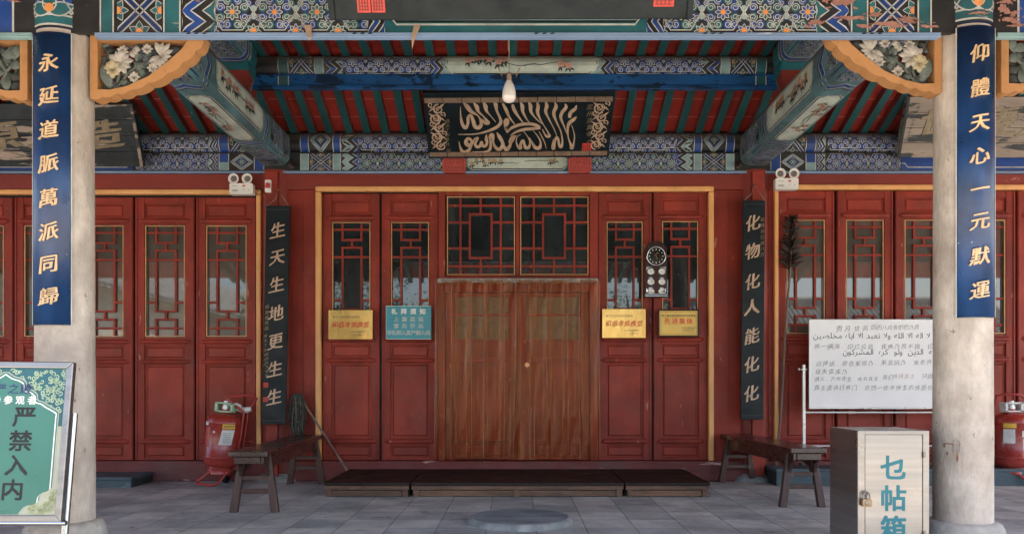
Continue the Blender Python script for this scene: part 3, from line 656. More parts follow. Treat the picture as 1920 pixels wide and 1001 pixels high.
# ---- stone columns in front
def make_column(x):
    o = MB(); r0 = .147; Yc = 4.31
    prof = []
    n = 26
    for i in range(n + 1):
        z = .10 + (2.86 - .10) * i / n; t = i / n; prof.append((r0 - .006 * t + rng.uniform(-.0012, .0012), z))
    o.lathe(prof, (x, Yc, 0), 56)
    c = o.build('column', M['stone'], hall)
    tag(c, 'pale stone porch column ' + ('behind the green notice stand' if x < 0 else 'behind the steel donation box'))
    b = MB(); b.lathe([(.185, 0), (.200, .05), (.205, .14), (.200, .205), (.186, .236), (.165, .248), (.143, .250)], (x, Yc, 0), 56); b.build('column_base', M['base'], c)
    # painted capital band
    b = MB(); rr = r0 - .002; zc = 2.835 if x < 0 else 2.865
    b.lathe([(rr, zc), (rr, 3.3)], (x, Yc, 0), 56, DI['bl'])
    f = lambda u, v, h: (x - (rr + h) * sin(-u / rr), Yc - (rr + h) * cos(u / rr), zc + v)
    d = Deco(b, f); H = pi * rr
    d.rect(-H * .8, H * .8, 0, .012, 'dk', 1, 30, 1); d.rect(-H * .8, H * .8, .012, .022, 'wh', 1, 30, 1); d.rect(-H * .8, H * .8, .022, .062, 'te', 1, 30, 1); d.rect(-H * .8, H * .8, .062, .072, 'wh', 1, 30, 1); d.rect(-H * .8, H * .8, .072, .080, 'dk', 1, 30, 1)
    for k in range(-3, 4):
        cu = k * .20
        for da in (-1.15, 0, 1.15): d.petal(cu, .075, pi / 2 + da, .13, .07, 'te', 3, 'wh', .007)
        d.disc(cu, .10, .024, 'or', 6, 10, 1)
        d.line([(cu - .1, .075), (cu - .06, .16), (cu, .22), (cu + .06, .16), (cu + .1, .075)], .008, 'wh', 3)
    if x > 0: d.blob(-.0, .04, .045, .012, 'peel', 8, 3)
    b.build('painted_capital', DM, c)
    # old iron fixing with a rust stain
    th = R(38) if x < 0 else R(-40); zi = Z(848, 362) if x < 0 else Z(838, 362); b = MB(); rc = r0 - .003
    P = lambda u, v, h: (x + (rc + h) * sin(th + u / rc), Yc - (rc + h) * cos(th + u / rc), zi + v)
    for (dx, dz, rx, rz, sd) in ((0, 0, .018, .034, 1), (-.04, .012, .03, .004, 2), (-.06, .0, .006, .012, 3), (.004, -.05, .006, .03, 4), (-.045, -.04, .004, .01, 5)):
        rr = random.Random(sd); pts = [(dx + rx * (.7 + .5 * rr.random()) * cos(2 * pi * k / 14), dz + rz * (.7 + .5 * rr.random()) * sin(2 * pi * k / 14)) for k in range(14)]
        b.add([P(dx, dz, .0045 + sd * .0003)] + [P(p[0], p[1], .0038 + sd * .0003) for p in pts], [(0, 1 + k, 1 + (k + 1) % 14) for k in range(14)], 0, True)
    V = [P(u, v, .0075) for u, v in ((-.014, -.03), (.014, -.03), (.014, .03), (-.014, .03))] + [P(u, v, .001) for u, v in ((-.014, -.03), (.014, -.03), (.014, .03), (-.014, .03))]
    b.add(V, [(0, 1, 2, 3), (0, 4, 5, 1), (1, 5, 6, 2), (2, 6, 7, 3), (3, 7, 4, 0)], 1, False)
    b.build('iron_fixing', [M['rust'], M['iron']], c)
    return c
make_column(XL); make_column(XR)

# ---- carved corbel brackets under the front beam
def make_corbel(xc, sg, ztop, length, drop, name_label, peony=False):
    """xc: column face, sg: direction away from the column"""
    t = MB(); y0, y1 = 4.26, 4.34; fr = .056
    P = lambda a, b: (xc + sg * a, ztop - b)
    k_ = length / .60; base = [(0, .352), (.066, .343), (.138, .327), (.21, .308), (.31, .270), (.41, .221), (.497, .160), (.56, .100), (.602, .05)]
    low = []
    for q in range(len(base) - 1):                                  # scalloped lower edge from the column foot to the tip
        a, b = base[q], base[q + 1]; L_ = math.hypot(b[0] - a[0], b[1] - a[1]); nx, ny = -(b[1] - a[1]) / L_, (b[0] - a[0]) / L_
        for e in range(6):
            u = e / 6; sc = .013 * abs(sin(pi * u)) ** .7; low.append(((a[0] + (b[0] - a[0]) * u + nx * sc) * k_, a[1] + (b[1] - a[1]) * u + ny * sc))
    low.append((.604 * k_, .05)); low.append((.612 * k_, .025)); low.append((.59 * k_, 0))
    drop = .352
    inn_low = [(.040, .305), (.109, .307), (.195, .288), (.31, .236), (.41, .160), (.483, .097), (.520, .046)]
    inn_low = [(a * k_, b) for a, b in inn_low]; fr = .044
    inner = [(.040 * k_, fr)] + inn_low
    def inside(x, y):
        c = False; n = len(inner)
        for i in range(n):
            (x0, y0), (x1, y1) = inner[i], inner[(i + 1) % n]
            if (y0 > y) != (y1 > y) and x < (x1 - x0) * (y - y0) / (y1 - y0) + x0: c = not c
        return c
    def strip(a, b, ya, yb):
        n = len(a); vs = [(*P(*p),) for p in a]; ws = [(*P(*p),) for p in b]
        V = [(p[0], ya, p[1]) for p in vs] + [(p[0], ya, p[1]) for p in ws] + [(p[0], yb, p[1]) for p in vs] + [(p[0], yb, p[1]) for p in ws]; Fs = []
        for i in range(n):
            j = (i + 1) % n
            Fs += [(i, j, n + j, n + i), (2 * n + i, 3 * n + i, 3 * n + j, 2 * n + j), (i, 2 * n + i, 2 * n + j, j), (n + i, n + j, 3 * n + j, 3 * n + i)]
        t.add(V, Fs, 0, False)
    def resample(pl, n):
        pl = pl + [pl[0]]; L_ = [0]
        for a, b in zip(pl, pl[1:]): L_.append(L_[-1] + math.hypot(b[0] - a[0], b[1] - a[1]))
        out = []; k = 0
        for i in range(n):
            s_ = L_[-1] * i / n
            while L_[k + 1] < s_: k += 1
            u = (s_ - L_[k]) / ((L_[k + 1] - L_[k]) or 1); out.append((pl[k][0] + (pl[k + 1][0] - pl[k][0]) * u, pl[k][1] + (pl[k + 1][1] - pl[k][1]) * u))
        return out
    n1, n2, n3 = 10, 8, 60
    def seg(a, b, n): return [(a[0] + (b[0] - a[0]) * i / n, a[1] + (b[1] - a[1]) * i / n) for i in range(n)]
    def curve(pl, n):
        L_ = [0]
        for a, b in zip(pl, pl[1:]): L_.append(L_[-1] + math.hypot(b[0] - a[0], b[1] - a[1]))
        out = []; k = 0
        for i in range(n):
            s_ = L_[-1] * i / n
            while L_[k + 1] < s_: k += 1
            u = (s_ - L_[k]) / ((L_[k + 1] - L_[k]) or 1); out.append((pl[k][0] + (pl[k + 1][0] - pl[k][0]) * u, pl[k][1] + (pl[k + 1][1] - pl[k][1]) * u))
        return out
    oo = seg((.59 * k_, 0), (0, 0), n1) + seg((0, 0), (0, drop), n2) + curve(low, n3)
    ii = seg(inner[-1], inner[0], n1) + seg(inner[0], inn_low[0], n2) + curve(inn_low, n3)
    strip(oo, ii, y0, y1)
    cb = t.build('corbel_bracket', M['ochre'], hall)
    tag(cb, name_label)
    # carving: pierced lotus flowers, leaves, stems
    g = MB()
    def petal3(cx, cz, ang, l, w, y, m, lift=.016):
        for _ in range(4):
            if inside(cx + l * .95 * cos(ang), cz + l * .95 * sin(ang)): break
            l *= .72
        else: return
        n = 6; V = []; Fs = []
        for i in range(n + 1):
            u = i / n; ww = w * .62 * (sin(pi * min(1, u ** 1.15 * .93 + .07)) ** .75); zz = y - lift * sin(pi * u * .8)
            x_, z_ = l * u, ww
            for k, (px, pz, py) in enumerate(((x_, z_, zz), (x_, 0, zz - .008), (x_, -z_, zz))):
                a, b = cx + px * cos(ang) - pz * sin(ang), cz + px * sin(ang) + pz * cos(ang); q = P(a, b); V.append((q[0], py, q[1]))
        for i in range(n):
            for k in range(2): Fs.append((i * 3 + k, i * 3 + k + 1, i * 3 + k + 4, i * 3 + k + 3))
        g.add(V, Fs, m, True)
    def stem(pl, r, m=1):
        pts = []
        for i in range(len(pl) - 1):
            for k in range(4): u = k / 4; pts.append((pl[i][0] + (pl[i + 1][0] - pl[i][0]) * u, pl[i][1] + (pl[i + 1][1] - pl[i][1]) * u))
        pts.append(pl[-1]); g.tube([(P(*p)[0], 4.295, P(*p)[1]) for p in pts], r, 6, m)
    def lump(cx, cz, rx, rz, m, amp=.25, nn=14, seed=0, wave=6):
        V = []; Fs = []; c = P(cx, cz); V.append((c[0], 4.275, c[1]))
        for ring, yy, kk in ((1, 4.283, .6), (2, 4.31, 1.0)):
            for i in range(nn):
                A = 2 * pi * i / nn; q = 1 + amp * sin(wave * A + seed); p = P(cx + rx * q * kk * cos(A), cz + rz * q * kk * sin(A)); V.append((p[0], yy + .006 * sin(A * 3), p[1]))
        for i in range(nn):
            j = (i + 1) % nn; Fs += [(0, 1 + i, 1 + j), (1 + i, 1 + nn + i, 1 + nn + j, 1 + j)]
        g.add(V, Fs, m, True)
    k = length / .60; r5 = random.Random(int(xc * 100) + 500)
    for _ in range(70):                                             # leaves filling the ground of the carving
        cx, cz = r5.uniform(.05, .5) * k, r5.uniform(.06, .30)
        if inside(cx, cz): petal3(cx, cz, r5.uniform(0, 6.28), r5.uniform(.05, .10), r5.uniform(.022, .042), 4.318, r5.choice((1, 1, 3, 3, 1)), .012)
    lump(.095 * k, .268, .05, .04, 3, .08, 16, 1, 3); lump(.42 * k, .085, .06, .038, 3, .10, 16, 2, 3)      # rocks
    if not peony:
        lump(.085 * k, .09, .03, .03, 3, .15, 12, 2)
        for (cx, cz, n, l, w, a0, sp_, m) in ((.155, .155, 8, .072, .028, -2.6, .62, 0), (.37, .12, 10, .082, .024, -1.9, .5, 0), (.33, .185, 8, .034, .014, 0, .78, 0), (.17, .095, 8, .034, .015, .3, .78, 0), (.115, .19, 8, .055, .03, 0, .78, 2), (.23, .235, 8, .035, .016, 0, .78, 0), (.30, .085, 8, .032, .015, 0, .78, 0), (.215, .085, 3, .05, .028, .1, .6, 0)):
            for i in range(n): petal3(cx * k, cz, a0 + sp_ * i, l * (1 - .12 * (i % 2)), w, 4.285, m)
        lump(.25 * k, .17, .045, .04, 1, .22, 20, 0, 7); lump(.26 * k, .205, .03, .035, 1, .25, 18, 1, 7); lump(.235 * k, .115, .022, .04, 1, .2, 16, 2, 6); lump(.17 * k, .258, .03, .022, 1, .2, 14, 1, 6)
        stem([(.10, .29), (.085, .22), (.07, .16)], .010); stem([(.12, .29), (.16, .25), (.19, .20), (.24, .17)], .009); stem([(.11, .30), (.15, .285), (.20, .275), (.25, .27)], .008); stem([(.27, .17), (.31, .14), (.36, .13)], .010); stem([(.11, .295), (.135, .24), (.14, .21)], .009)
        petal3(.10, .29, -1.9, .13, .05, 4.285, 1); petal3(.27, .275, -.2, .07, .035, 4.285, 0)
    else:
        stem([(.16, .26), (.13, .2), (.17, .13), (.2, .08)], .012); stem([(.14, .2), (.08, .14)], .010); stem([(.16, .18), (.26, .12)], .010)
        for cx, cz, a in ((.2, .08, -.4), (.18, .09, -1.6), (.09, .13, -2.2), (.1, .15, 2.6), (.26, .12, -.1), (.24, .13, 1.0), (.14, .2, .3), (.15, .1, 2.9), (.3, .1, -.9), (.35, .12, .4), (.12, .22, 1.6)): petal3(cx, cz, a, .085, .042, 4.285, 1)
        lump(.09, .22, .05, .035, 3, .15, 16, 0, 5)
    g.build('lotus_carving', [M['carvwhite'], M['carvgreen'], M['carvcream'], M['carvgrey']], cb)


M['carvwhite'] = pmat('carved_petal_paint', (.33, .305, .27), .65, .25, 20, chip=(.22, .15, .11), chip_amt=.0, chip_scale=30, dirt=(.20, .17, .14), dirt_amt=.4, dirt_scale=14)
M['carvgreen'] = pmat('carved_leaf_paint', (.085, .105, .092), .65, .35, 14, chip=(.20, .21, .18), chip_amt=-.01, chip_scale=30)
M['carvcream'] = pmat('carved_cream_paint', (.33, .28, .17), .6, .2, 20)
M['carvgrey'] = pmat('carved_rock_paint', (.03, .034, .034), .7, .3, 14)
CSS = 348.0
make_corbel(X(178, CSS), 1, Z(68, CSS), .60, .36, 'ochre corbel bracket with carved lotus right of the left column')
make_corbel(X(1757, CSS), -1, Z(57, CSS), .60, .36, 'ochre corbel bracket with carved lotus left of the right column')
make_corbel(X(62, CSS), -1, Z(70, CSS), .60, .355, 'ochre corbel bracket with carved peony left of the left column', True)
make_corbel(X(1867, CSS), 1, Z(57, CSS), .60, .355, 'ochre corbel bracket with carved peony right of the right column', True)

# ---- purlin and board across the porch (mid) 
MS = 212.0; MY = F / MS
def purlin_beam(name, s, py_top, py_mid, py_bot, layout_up, layout_low, x0, x1, flat_mat=None, label=None):
    Y0 = F / s; zt, zm, zb_ = Z(py_top, s), Z(py_mid, s), Z(py_bot, s); r = (zt - zm) / 2 * 1.16; zc = (zt + zm) / 2 + .012; yc = Y0 + r
    o = MB(); n = 18
    o.lathe([(r, x0), (r, x1)], (0, yc, zc), 28, DI['dk'], 'X')
    o.box(x0, x1, Y0 + .015, Y0 + (.05 if flat_mat else .15), zb_, zm + .012, DI['dk'] if flat_mat is None else len(DECO))
    lo, hi = -r * .95, r * 1.28
    d = Deco(o, cyl_front(yc, zc, r), .0011); layout_up(d, lo, hi)
    d2 = Deco(o, flat_front(Y0 + .015), .001)
    if layout_low: layout_low(d2, zb_ + (.012 if not flat_mat else .03), zm - .004)
    mats = DM + ([flat_mat] if flat_mat else [])
    b = o.build(name, mats, hall)
    if label: tag(b, label)
    return b
def mid_up(d, a, b):
    for sgn in (0, 1):
        m = (lambda p: X(p, MS)) if sgn == 0 else (lambda p: X(1958 - p, MS)); dr = 1 if sgn == 0 else -1
        def uu(p, q): p, q = m(p), m(q); return min(p, q), max(p, q)
        d.band(*uu(521, 540), a, b, 'te', w=.007); d.xbox(*uu(543, 586), a, b, .006); d.band(*uu(589, 606), a, b, 'pt', w=.007); d.chevron(*uu(608, 642), a, b, dr, w=.006, cols=('bl', 'pt'))
        d.field(*uu(642, 806), a, b, .112, .0, ('bl', 'bl'), 'pt'); d.chevron(*uu(806, 832), a, b, dr, w=.006, cols=('bl', 'pt'))
    d.panel(X(832, MS), X(1126, MS), a, b, 'pk', .007, 4, 'pt', ((.30, .55, 6), (.80, .5, 2)))
def mid_low(d, a, b):
    for sgn in (0, 1):
        m = (lambda p: X(p, MS)) if sgn == 0 else (lambda p: X(1958 - p, MS))
        p, q = m(521), m(540); d.rect(min(p, q), max(p, q), a, b, 'te', 1)
        for e in (p, q): d.rect(e - .004, e + .004, a, b, 'wh', 2)
mid = purlin_beam('ridge_beam', MS, 104, 141, 166.5, mid_up, mid_low, XL, XR, M['cloudblue'], 'inner beam with pink blossom panel and clouded blue board')
o = MB(); o.box(XL, XR, MY - .006, MY + .014, Z(167.5, MS), Z(160.5, MS)); o.build('lower_board', M['cloudblue'], mid, bevel=.004)

# ---- wall beam
BS = 187.0; BY = F / BS
def back_uu(d, a, b, low):
    for sgn in (0, 1):
        m = (lambda p: X(p, BS)) if sgn == 0 else (lambda p: X(1940 - p, BS)); dr = 1 if sgn == 0 else -1
        def uu(p, q): p, q = m(p), m(q); return min(p, q), max(p, q)
        c = 'te' if low else 'bl'
        d.band(*uu(563, 578), a, b, 'pt' if low else 'bl', w=.008); (d.xbox if low else d.diamond)(*uu(581, 621), a, b, .006); d.band(*uu(624, 638), a, b, 'pt' if low else 'bl', w=.008)
        d.chevron(*uu(640, 672), a, b, dr, w=.007, cols=('pt', 'bl')); d.field(*uu(672, 856), a, b, (.104 if low else .118), .0, ('bl', 'bl') if not low else ('bl', 'te'), 'pt')
        d.chevron(*uu(856, 872), a, b, dr, w=.006, cols=('bl', 'dk'))
        # outer bay, other side of the inner column
        d.field(*uu(250, 392), a, b, (.104 if low else .118), .03, ('bl', 'bl'), 'pt'); d.chevron(*uu(392, 408), a, b, -dr, w=.007, cols=('bl', 'pt')); d.band(*uu(410, 428), a, b, 'bl', 'pt' if low else None, w=.007)
        (d.diamond if low else d.xbox)(*uu(431, 474), a, b, .006); d.band(*uu(476, 494), a, b, 'bl', w=.007)
        if low: u0, u1 = uu(-60, 248); d.rect(u0, u1, a, b, 'bl', 0, 6, 3); d.line([(u0, a + .03), (u1 - .06, a + .03), (u1 - .03, a + .07), (u1, a + .07)] if sgn == 0 else [(u1, a + .03), (u0 + .06, a + .03), (u0 + .03, a + .07), (u0, a + .07)], .01, 'wh', 2)
    d.panel(X(872, BS), X(1068, BS), a, b, 'yl', .007, 9, 'te', ((.22, .55, 7), (.85, .6, 2)))
wb = purlin_beam('wall_beam', BS, 250, 287, 321, lambda d, a, b: back_uu(d, a, b, False), lambda d, a, b: back_uu(d, a, b, True), -6.2, 6.2)
o = MB(); o.box(-6.2, 6.2, BY - .006, BY + .12, Z(325, BS), Z(321, BS) - .001); o.build('white_edge', M['bluestrip'], wb)

# ---- cross beams from the porch columns to the wall
def oblong(w, h, r):
    """outline from bottom centre round the inner (+) side to the top; returns function arc->(x,z,nx,nz), length"""
    segs = [((0, 0), (w - r, 0), (0, -1))]
    P_ = []; n = 7
    P_.append((0, 0, 0, -1)); P_.append((w - r, 0, 0, -1))
    for i in range(1, n + 1): A = -pi / 2 + pi / 2 * i / n; P_.append((w - r + r * cos(A), r + r * sin(A), cos(A), sin(A)))
    P_.append((w, h - r * 1.4, 1, 0))
    for i in range(1, n + 1): A = pi / 2 * i / n; P_.append((w - r * 1.4 + r * 1.4 * cos(A), h - r * 1.4 + r * 1.4 * sin(A), cos(A), sin(A)))
    P_.append((0, h, 0, 1))
    L_ = [0]
    for a, b in zip(P_, P_[1:]): L_.append(L_[-1] + math.hypot(b[0] - a[0], b[1] - a[1]))
    def f(v):
        sg = 1 if v >= 0 else -1; v = min(abs(v), L_[-1] - 1e-6); k = 0
        while L_[k + 1] < v: k += 1
        u = (v - L_[k]) / (L_[k + 1] - L_[k]); a, b = P_[k], P_[k + 1]; q = [a[i] + (b[i] - a[i]) * u for i in range(4)]
        return sg * q[0], q[1], sg * q[2], q[3]
    return f, L_[-1], P_
def cross_beam(xc, inner, z0, w, h, r, y0, y1, name, marks, seed, label):
    f, Ln, P_ = oblong(w, h, r); o = MB()
    ring = [(p[0], p[1]) for p in P_] + [(-p[0], p[1]) for p in reversed(P_[1:-1])]
    o.prism([(xc + p[0], z0 + p[1]) for p in ring], y0, y1, 'XZ', DI['ct'], True)
    def fm(u, v, hh):
        x, z, nx, nz = f(v); return (xc + inner * (x + nx * hh), u, z0 + z + nz * hh)
    d = Deco(o, fm, .0011); hw = w - r * .6; sd0, sd1 = w + r * .15, w + h - r * .9
    for kind, ua, ub in marks:
        for a, b in ((-hw * 1.9, hw), (sd0, sd1)):
            if kind == 'field': d.rect(ua, ub, -Ln, Ln, 'bl', 0, 1, 24); d.field(ua, ub, a, b, .092, .0, ('bl', 'te'), 'pt')
            elif kind == 'panel': d.panel(ua, ub, -hw if a < 0 else a, b, 'pk' if seed % 2 else 'or', .008, seed + (3 if a < 0 else 0), 'ct', ((.3, .5, 5), (.7, .5, 3)))
            elif kind == 'x': d.xbox(ua, ub, a, b, .006)
        if kind == 'ring':
            d.rect(ua, ub, -Ln, Ln, 'bl', 1, 1, 30); d.rect(ua - .008, ua + .004, -Ln, Ln, 'wh', 2, 1, 30); d.rect(ub - .004, ub + .008, -Ln, Ln, 'wh', 2, 1, 30)
            d.rect(ub + .014, ub + .03, -Ln, Ln, 'dk', 1, 1, 30)
        if kind == 'zig':
            n = 24; pts = [((ua + ub) / 2 + (ub - ua) * .5 * (1 - abs(((i / n * 6) % 1) * 2 - 1)) - (ub - ua) * .25, -Ln + 2 * Ln * i / n) for i in range(n + 1)]
            d.line(pts, .05, 'bl', 1); d.line([(p[0] - .03, p[1]) for p in pts], .009, 'wh', 2); d.line([(p[0] + .03, p[1]) for p in pts], .009, 'wh', 2); d.line([(p[0] + .055, p[1]) for p in pts], .012, 'dk', 2)
        if kind == 'end': d.rect(ua, ub, -Ln, Ln, 'te', 1, 1, 30); d.rect(ua - .006, ua + .006, -Ln, Ln, 'wh', 2, 1, 30)
    b = o.build(name, DM, hall); return tag(b, label)
for xc, inn, nm in ((XL, 1, 'left'), (XR, -1, 'right')):
    cross_beam(xc, inn, 3.165, .155, .36, .085, 4.2, 8.06, 'cross_beam', (('field', 4.6, 5.78), ('zig', 5.83, 5.95), ('panel', 6.05, 7.2), ('zig', 7.22, 7.34), ('field', 7.42, 7.72), ('ring', 7.74, 7.79), ('x', 7.84, 7.98), ('end', 8.0, 8.058)), 1 if inn > 0 else 2, nm + ' cross beam from porch column to wall, painted with blossom panels')
    cross_beam(xc, inn, 3.74, .14, .27, .075, 4.3, 7.06, 'upper_cross_beam', (('panel', 4.6, 6.2), ('ring', 6.22, 6.28), ('field', 6.32, 6.75), ('ring', 6.78, 6.84), ('end', 6.9, 7.058)), 3, nm + ' upper cross beam, shorter and higher')
    # carved strut between the two beams and small boss at the wall end
    o = MB(); o.cbox(xc - .10, xc + .10, 6.95, 7.18, 3.5, 3.76, .02, 0); o.prism([(6.8, 3.78), (7.2, 3.78), (7.2, 3.62), (7.08, 3.66), (6.95, 3.70)], xc - .12, xc + .12, 'YZ', 1)
    st = o.build('beam_strut', [M['redlintel'], M['te']], hall)
    d_ = MB(); dd = Deco(d_, (lambda u, v, h, xc=xc, inn=inn: (xc + inn * (.103 + h), u, v)), .001)
    for k in range(5): dd.whorl(7.0 + .04 * (k % 3), 3.55 + .05 * k, .022, 'te', k, 1)
    d_.build('carved_scroll', DM, st)
    o = MB(); o.tube([(xc + inn * .16, 8.04, 3.19), (xc + inn * .20, 7.93, 3.14), (xc + inn * .23, 7.86, 3.10)], [.03, .024, .012], 8); o.build('beam_nose', M['legwood'], hall)

# ---- wall joinery
xw = lambda px: X(px, WS); zw = lambda py: Z(py, WS)
o = MB(); o.box(-6.2, 6.2, YW - .045, YW + .1, zw(357), Z(325, BS) - .002); o.build('lintel', M['redlintel'], hall, bevel=.006)
zsill = zw(862.5)
o = MB(); o.box(-6.2, 6.2, YW - .06, YW + .1, 0, zsill); o.build('sill', M['redsill'], hall, bevel=.012)
for xc, nm in ((XL, 'left'), (XR, 'right')):
    o = MB(); o.lathe([(.165, .05), (.16, 3.12)], (xc, YW + .06, 0), 40); c = o.build('red_column', M['redlintel'], hall)
    o = MB(); o.lathe([(.25, 0), (.24, .03), (.19, .06), (.17, .08)], (xc, YW + .06, 0), 32); o.build('column_foot', M['discrim'], c)
    o = MB(); s_ = 1 if xc > 0 else -1; o.box(xc - .06, xc + .06, YW - .145, YW - .06, .06, 3.09); o.build('hanging_rail', M['red'], c, bevel=.006)
# jamb panels between columns and gold frames
for a, b in ((505, 594), (1336, 1432)):
    o = MB(); o.box(xw(a), xw(b), YW - .02, YW + .05, zsill, zw(357)); 
    e = b if a < 900 else a
    o.box(xw((a + b) / 2 + (20 if a < 900 else -20)), xw(e), YW - .03, YW - .02 - .001, zsill + .002, zw(357) - .002); o.build('jamb_panel', M['red'], hall, bevel=.005)
for a, b in ((482, 505), (1432, 1450)):
    o = MB(); o.box(xw(a), xw(b), YW - .02, YW + .05, zsill, zw(357)); o.build('jamb_panel', M['red'], hall, bevel=.005)
def gold_strip(name, pts, w=.055, dpt=.05):
    o = MB()
    for (x0, x1, z0, z1) in pts: o.box(x0, x1, YW - dpt - .02, YW - .0, z0, z1)
    return o.build(name, M['gold'], hall, bevel=.012, seg=3)
gold_strip('gold_frame', [(xw(594), xw(604.5), zsill, zw(362)), (xw(1326), xw(1336), zsill, zw(362)), (xw(594), xw(1336), zw(361.5), zw(352))])
gold_strip('gold_frame', [(xw(484), xw(493), zsill, zw(367.5)), (-6.2, xw(493), zw(367), zw(358))])
gold_strip('gold_frame', [(xw(1448), xw(1456), zsill, zw(358.5)), (xw(1448), 6.2, zw(358), zw(349))])
o = MB()
for a, b in ((822.5, 835), (1105, 1120.5)): o.box(xw(a), xw(b), YW - .035, YW + .05, zsill, zw(362))
o.box(xw(835), xw(1105), YW - .03, YW + .05, zw(548), zw(517)); o.box(xw(967), xw(974), YW - .025, YW + .05, zw(517), zw(368)); o.box(xw(835), xw(1105), YW - .03, YW + .05, zw(368), zw(362))
o.build('door_frame', M['red'], hall, bevel=.006)
o = MB(); o.box(-6.2, 6.2, YW + .06, YW + .11, zsill, zw(352)); o.build('dark_gap_sheet', M['black'], hall)  # black sheet added so gaps between the leaves stay dark

# ---- lattice helper: bars given in unit coordinates of an opening
SIDE = [('h', .057, 0, 1), ('h', .15, .25, .77), ('h', .22, .25, .77), ('h', .305, 0, 1), ('h', .694, 0, .25), ('h', .694, .77, 1), ('h', .775, .25, .77), ('h', .85, .25, .77), ('h', .93, 0, 1),
        ('v', .25, 0, .15), ('v', .77, 0, .15), ('v', .51, .15, .22), ('v', .25, .22, .775), ('v', .77, .22, .775), ('v', .51, .775, .85), ('v', .25, .85, 1), ('v', .77, .85, 1)]
TRANS = [('h', .107, 0, 1), ('h', .325, 0, .33), ('h', .325, .66, 1), ('h', .665, 0, .33), ('h', .665, .66, 1), ('h', .90, 0, 1), ('v', .19, 0, 1), ('v', .80, 0, 1), ('h', .22, .33, .66), ('h', .79, .33, .66), ('v', .33, .22, .79), ('v', .66, .22, .79), ('v', .495, 0, .22), ('v', .495, .79, 1)]
def lattice(o, x0, x1, z0, z1, y, bars, w=.021, dp=.022):
    W_, H_ = x1 - x0, z1 - z0; k = 0
    for b in bars:
        if b[0] == 'h': zc = z1 - H_ * b[1]; o.box(x0 + W_ * b[2] - (w / 2 if 0 < b[2] < 1 else 0), x0 + W_ * b[3] + (w / 2 if 0 < b[3] < 1 else 0), y - dp, y, zc - w / 2, zc + w / 2)
        else: xc = x0 + W_ * b[1]; o.box(xc - w / 2, xc + w / 2, y - dp + .0025, y - .0025, z1 - H_ * b[3], z1 - H_ * b[2])
def trim(o, x0, x1, z0, z1, y, w=.0095, dp=.012):
    o.box(x0 - w, x0, y - dp, y, z0 - w, z1 + w); o.box(x1, x1 + w, y - dp, y, z0 - w, z1 + w); o.box(x0, x1, y - dp, y, z0 - w, z0); o.box(x0, x1, y - dp, y, z1, z1 + w)

def make_leaf(w, H, pane):
    """folding door leaf in local coordinates: front face at y = 0, hinged wall behind"""
    st = .088; o = MB(); h2 = w / 2; a, b = -h2 + st, h2 - st
    rails = [(0, .03), (.150, .226), (.975, 1.035), (1.165, 1.255), (2.41 / 2.69 * H, 2.485 / 2.69 * H), (2.625 / 2.69 * H, H)]
    for s_ in (-1, 1):
        o.box(s_ * h2, s_ * (h2 - st), 0, .05, 0, H)
        o.box(s_ * (h2 - .004), s_ * (h2 - .022), -.010, -.0005, .004, H - .004)
    for z0, z1 in rails:
        o.box(a + .0005, b - .0005, .002, .048, z0, z1)
    for z0, z1 in rails[1:-1]:                                       # half-round mouldings with pointed ends
        zc = (z0 + z1) / 2; r = min(.024, (z1 - z0) * .36); n = 6; V = []
        for x, k in ((a - .055, .05), (a - .025, 1), (b + .025, 1), (b + .055, .05)):
            for i in range(n + 1): A = -pi / 2 + pi * i / n; V.append((x, -r * .75 * k * cos(A), zc + r * sin(A) * (k if k > .5 else .3)))
        o.add(V, [(q * (n + 1) + i, q * (n + 1) + i + 1, (q + 1) * (n + 1) + i + 1, (q + 1) * (n + 1) + i) for q in range(3) for i in range(n)], 0, False)
    leaf = o.build('door_leaf', M['red'], None, bevel=.007, local=True)
    leaf.parent = hall
    for z0, z1 in ((.03, .150), (.226, .975), (1.035, 1.165), (2.485 / 2.69 * H, 2.625 / 2.69 * H)):
        q = MB(); q.box(a, b, .022, .045, z0, z1); g = .030 if z1 - z0 < .3 else .034
        c = .012; x0, x1, y_, za, zb_ = a + g, b - g, .0215, z0 + g * .8, z1 - g * .8
        q.add([(x0 - c, y_, za - c), (x1 + c, y_, za - c), (x1 + c, y_, zb_ + c), (x0 - c, y_, zb_ + c), (x0, .008, za), (x1, .008, za), (x1, .008, zb_), (x0, .008, zb_)], [(4, 5, 6, 7), (0, 1, 5, 4), (1, 2, 6, 5), (2, 3, 7, 6), (3, 0, 4, 7)], 0, False)
        p = q.build('door_panel', M['redpanel'], leaf, local=True)
    z0, z1 = 1.255, 2.41 / 2.69 * H; e = .016
    q = MB(); trim(q, a + e, b - e, z0 + e, z1 - e, .014); q.build('gold_trim', M['trimgold'], leaf, local=True)
    q = MB(); lattice(q, a + e, b - e, z0 + e, z1 - e, .034, SIDE); q.build('lattice', M['red'], leaf, local=True)
    q = MB(); q.box(a, b, .038, .044, z0 - .005, z1 + .005); q.build('window_pane', pane, leaf, local=True)
    return leaf
def put_leaf(proto, px0, px1, w0, pyt, first):
    c = proto if first else copy_tree(proto, hall)
    x0, x1 = xw(px0), xw(px1); c.location = ((x0 + x1) / 2, YW - .005, zsill + .003); c.scale = ((x1 - x0) / w0, 1, (zw(pyt) - zsill - .006) / 2.685)
    return c
w0 = .575
pm = make_leaf(w0, 2.685, M['pane'])
LV = [(605.5, 712, 363, 'folding door leaf at the far left of the middle doorway, behind the mirrored plaque'), (716, 822, 363, 'folding door leaf behind the teal notice'), (1121, 1221.5, 362, 'folding door leaf right of the strip curtain'), (1225, 1325.5, 361, 'folding door leaf behind the framed yellow plaque')]
for i, (a, b, t, lb) in enumerate(LV): tag(put_leaf(pm, a, b, w0, t, i == 0), lb)
